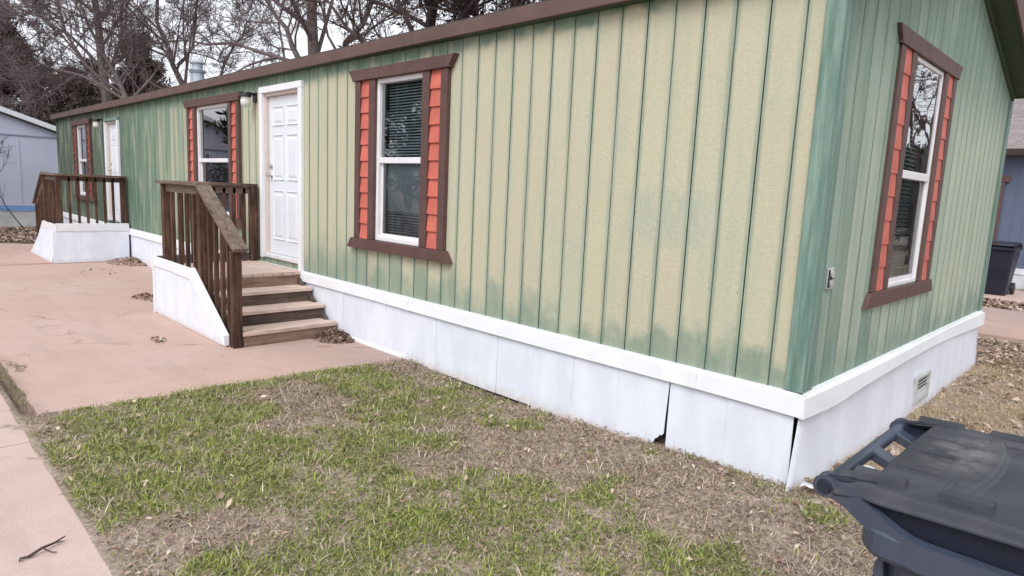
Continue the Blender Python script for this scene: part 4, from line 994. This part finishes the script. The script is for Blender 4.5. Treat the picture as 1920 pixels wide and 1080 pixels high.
def merge(name, parts, mat, label, cat):
    V, A, B, C = [], [], [], []; o = 0
    for v, a, b, c in parts: V.append(v); A.append(a+o); B.append(b+o); C.append(c); o += len(v)
    ob = npmesh(name, np.concatenate(V), np.concatenate(A), np.concatenate(B), mat, None, np.concatenate(C)); return tag(ob, label, cat, kind='stuff')
rs = np.random.RandomState(5)
bx = (-4.0, 2.6, -3.02, 0.)
clump = lambda x, y, sc, sd: vnoise(x, y, sc, sd, 2)
GR = [(.235, .285, .06), (.33, .39, .085), (.11, .15, .04), (.40, .425, .14), (.43, .41, .20), (.15, .185, .05)]
ST = [(.66, .57, .47), (.54, .445, .36), (.42, .335, .255), (.34, .265, .20), (.58, .50, .39), (.47, .37, .29)]
BR = [(.33, .25, .20), (.40, .315, .255), (.24, .175, .14)]
acc_g = lambda x, y, r: lawn_mask(x, y) & (r < sstep(greenness(x, y), .39, .52)*(.25+.75*sstep(clump(x, y, 8, 4), .34, .5))*1.0+.03)
acc_s = lambda x, y, r: lawn_mask(x, y) & (r < (.30+.7*sstep(clump(x, y, 7, 6), .3, .6))*(1-.66*sstep(greenness(x, y), .42, .58)))
merge('lawn_grass', [blades(230000, bx, rs, acc_g, .042, .0054, .9, GR), blades(70000, bx, rs, lambda x, y, r: acc_g(x, y, r) & (clump(x, y, 2.6, 12) > .45), .066, .0062, .95, GR[1:5])], M['blade'], 'patchy green winter grass growing on the front lawn', 'grass')
acc_e = lambda x, y, r: (x > .05) & (y < 6.6) & (r < (.3+.7*sstep(clump(x, y, 3.2, 8), .3, .6)))
STR = [(.56, .44, .28), (.49, .37, .24), (.40, .30, .20), (.62, .50, .34)]
merge('dry_grass', [blades(270000, bx, rs, acc_s, .042, .0054, 1.2, ST+BR+[(.13, .09, .07)]), blades(26000, bx, rs, lambda x, y, r: acc_s(x, y, r) & (clump(x, y, 3.1, 15) > .42), .085, .0058, 1.05, ST), blades(90000, (.05, 2.2, 0, 6.6), rs, acc_e, .06, .0045, 1.0, STR), blades(2200, bx, rs, acc_s, .12, .003, 1.0, STR, curl=.3)], M['blade'], 'dry straw coloured grass matted over the lawn and beside the end wall', 'grass')
def leaves(n, fx, rs, size, cols, lift=.012, hfun=None):
    x, y, z = fx(n, rs); n = len(x); an = rs.uniform(0, 6.28, n); d = np.stack([np.cos(an), np.sin(an), rs.normal(0, .35, n)], 1); e = np.stack([-np.sin(an), np.cos(an), rs.normal(0, .45, n)], 1)
    s = (size*rs.uniform(.5, 1.5, n))[:, None]; c = np.stack([x, y, z+lift], 1); up_ = np.array([0, 0, 1.])
    V = np.stack([c-d*s, c+e*s*.45+up_*s*.22, c+d*s*1.1, c-e*s*.45+up_*s*.22], 1).reshape(-1, 3); a = np.arange(n)*4
    col = np.array(cols)[rs.randint(0, len(cols), n)]*rs.uniform(.75, 1.3, n)[:, None]
    return V, np.stack([a, a+1, a+2], 1), np.stack([a, a+2, a+3, a], 1)[:, :4], np.repeat(col, 4, 0)
LC = [(.28, .195, .145), (.36, .265, .20), (.19, .125, .095), (.42, .33, .265), (.29, .175, .135), (.48, .40, .34)]
def on_lawn(acc):
    def f(n, rs):
        x = rs.uniform(-4, 2.5, n); y = rs.uniform(-3, 0, n); k = lawn_mask(x, y) & acc(x, y, rs.rand(n)); x, y = x[k], y[k]; return x, y, ground_h(x, y)+rs.rand(len(x))*.02
    return f
def in_box(x0, x1, y0, y1, z=None, gap=None):
    def f(n, rs):
        x = rs.uniform(x0, x1, n); y = rs.uniform(y0, y1, n)
        if gap is not None: k = clump(x, y, gap, 3) > .42; x, y = x[k], y[k]
        return x, y, (ground_h(x, y) if z is None else np.full(len(x), z))+rs.rand(len(x))*.02
    return f
def fixtri(p):   # leaves come as two triangles
    v, a, b, c = p; n = len(v)//4; q = np.arange(n)*4; return v, np.concatenate([np.stack([q, q+1, q+2], 1), np.stack([q, q+2, q+3], 1)]), np.zeros((0, 4), int), c
near_wall = lambda x, y, r: r < .10+.9*np.exp(y/.22)*(.4+.6*(x > -1.5))+.5*np.exp(-((x+3.3)/.35)**2-((y+.2)/.25)**2)
bare_ = lambda x, y, r: r < .25+.75*(1-sstep(greenness(x, y), .40, .58))
lp = [fixtri(leaves(11000, on_lawn(near_wall), rs, .015, LC)), fixtri(leaves(13000, on_lawn(bare_), rs, .010, LC[:3]+LC[4:5]+LC[:1])), fixtri(leaves(90, on_lawn(lambda x, y, r: r < 2), rs, .019, [(.45, .36, .28), (.40, .29, .23), (.50, .42, .36)], .03)),
      fixtri(leaves(4200, in_box(-.6, 2.2, 4.9, 6.9), rs, .025, LC)), fixtri(leaves(2600, in_box(.05, 1.8, .0, 5.0, None, 2.5), rs, .024, LC)), fixtri(leaves(5000, in_box(-6, 2.5, 10.3, 11.7), rs, .045, LC)), fixtri(leaves(9000, in_box(-21.5, -16.9, -3.5, .5), rs, .045, LC))]
def mergetri(name, parts, mat, label, cat):
    V, A, C = [], [], []; o = 0
    for v, a, b, c in parts: V.append(v); A.append(a+o); C.append(c); o += len(v)
    return tag(npmesh(name, np.concatenate(V), np.concatenate(A), None, mat, None, np.concatenate(C)), label, cat, kind='stuff')
mergetri('leaf_litter', lp, M['tint'], 'brown fallen leaves scattered through the grass and along the walls', 'leaves')
def heap(cx, cy, rx, ry, h, n, seed, label, cols=LC, size=.024):
    rs = np.random.RandomState(seed); a = rs.uniform(0, 6.28, n); q = np.sqrt(rs.rand(n)); x = cx+rx*q*np.cos(a); y = np.minimum(cy+ry*q*np.sin(a), -.03); z = GZ+h*(1-q**1.3)*rs.rand(n)**.5
    mergetri('leaf_pile', [fixtri(leaves(n, lambda n_, r_: (x, y, z), rs, size, cols, .008))], M['tint'], label, 'leaf pile')
heap(-4.88, -.12, .30, .24, .10, 520, 1, 'pile of brown leaves at the foot of the near steps', [(.17, .105, .075), (.22, .145, .105), (.10, .062, .048), (.30, .22, .17)], .020)
heap(-12.35, -.12, .62, .38, .10, 700, 2, 'pile of brown leaves beside the white base of the far porch')
heap(-8.3, -1.0, .30, .16, .06, 130, 3, 'small heap of dead twigs and leaves left of the near porch on the drive', [(.24, .15, .10), (.14, .08, .06)])
heap(-5.75, -1.62, .13, .06, .02, 30, 4, 'few crumbled leaves on the drive below the near porch')
heap(-11.2, -.9, .35, .3, .01, 12, 6, 'few dark leaf scraps on the drive between the porches', [(.10, .06, .05)])
# weeds in the crack between drive and sidewalk
rs2 = np.random.RandomState(9)
def crack(x, y, r): return (np.abs(y+2.975+.02*np.sin(x*6)) < .035+.02*np.sin(x*2.3)) & (r < sstep(clump(x, y, 4, 2), .28, .5)) | ((np.abs(y+2.84-.05*(x+5.4))+.25*np.abs(x+5.35) < .10*clump(x, y, 11, 5)) & (r < .5))
v, a, b, c = blades(17000, (-7.5, -3.85, -3.05, -2.7), rs2, crack, .03, .0045, .9, [(.20, .20, .10), (.33, .28, .19), (.24, .17, .13)], zoff=0)
v[:, 2] = v[:, 2]-v[:, 2].min()+GZ-.01
tag(npmesh('crack_weeds', v, a, b, M['blade'], None, c), 'weeds growing in the crack between driveway and sidewalk', 'weeds', kind='stuff')
# small litter
m = MB(); a = Vector((-1.93, -3.27, GZ+.014)); m.tube([a, a+Vector((-.02, .05, .012)), a+Vector((-.05, .10, .004)), a+Vector((-.07, .145, .012))], [.007, .006, .005, .003], 6); m.tube([a+Vector((-.02, .05, .012)), a+Vector((.03, .075, .006)), a+Vector((.035, .095, .0))], [.004, .003, .002], 5); m.tube([a+Vector((-.05, .10, .004)), a+Vector((-.03, .135, .01))], [.004, .002], 5)
m.tube([a, a+Vector((-.005, -.03, .0)), a+Vector((.015, -.035, 0))], [.006, .005, .004], 5)
tag(m.build('twig', M['twig_dark']), 'dark forked twig lying on the pink sidewalk', 'twig')
def scrap(x, y, s, seed, label):
    r = random.Random(seed); z = float(ground_h(np.array([x]), np.array([y]))[0])+.03
    m = MB(); m.grid(lambda a, b: (x+s*(a-.5)*(1+.2*r.random()), y+s*.7*(b-.5)*(1+.3*r.random()), z+s*.35*r.random()), 4, 3); o = m.build('paper_scrap', M['vinyl'], smooth=True)
    so_ = o.modifiers.new('thickness', 'SOLIDIFY'); so_.thickness = .0015; tag(o, label, 'litter', 'white scraps of litter')
scrap(.18, .62, .14, 1, 'white scrap of litter against the flared end skirting')
scrap(.12, .02, .10, 2, 'smaller white scrap of litter by the house corner')
scrap(-.20, -1.95, .035, 3, 'tiny white scrap of litter in the grass near the bin')
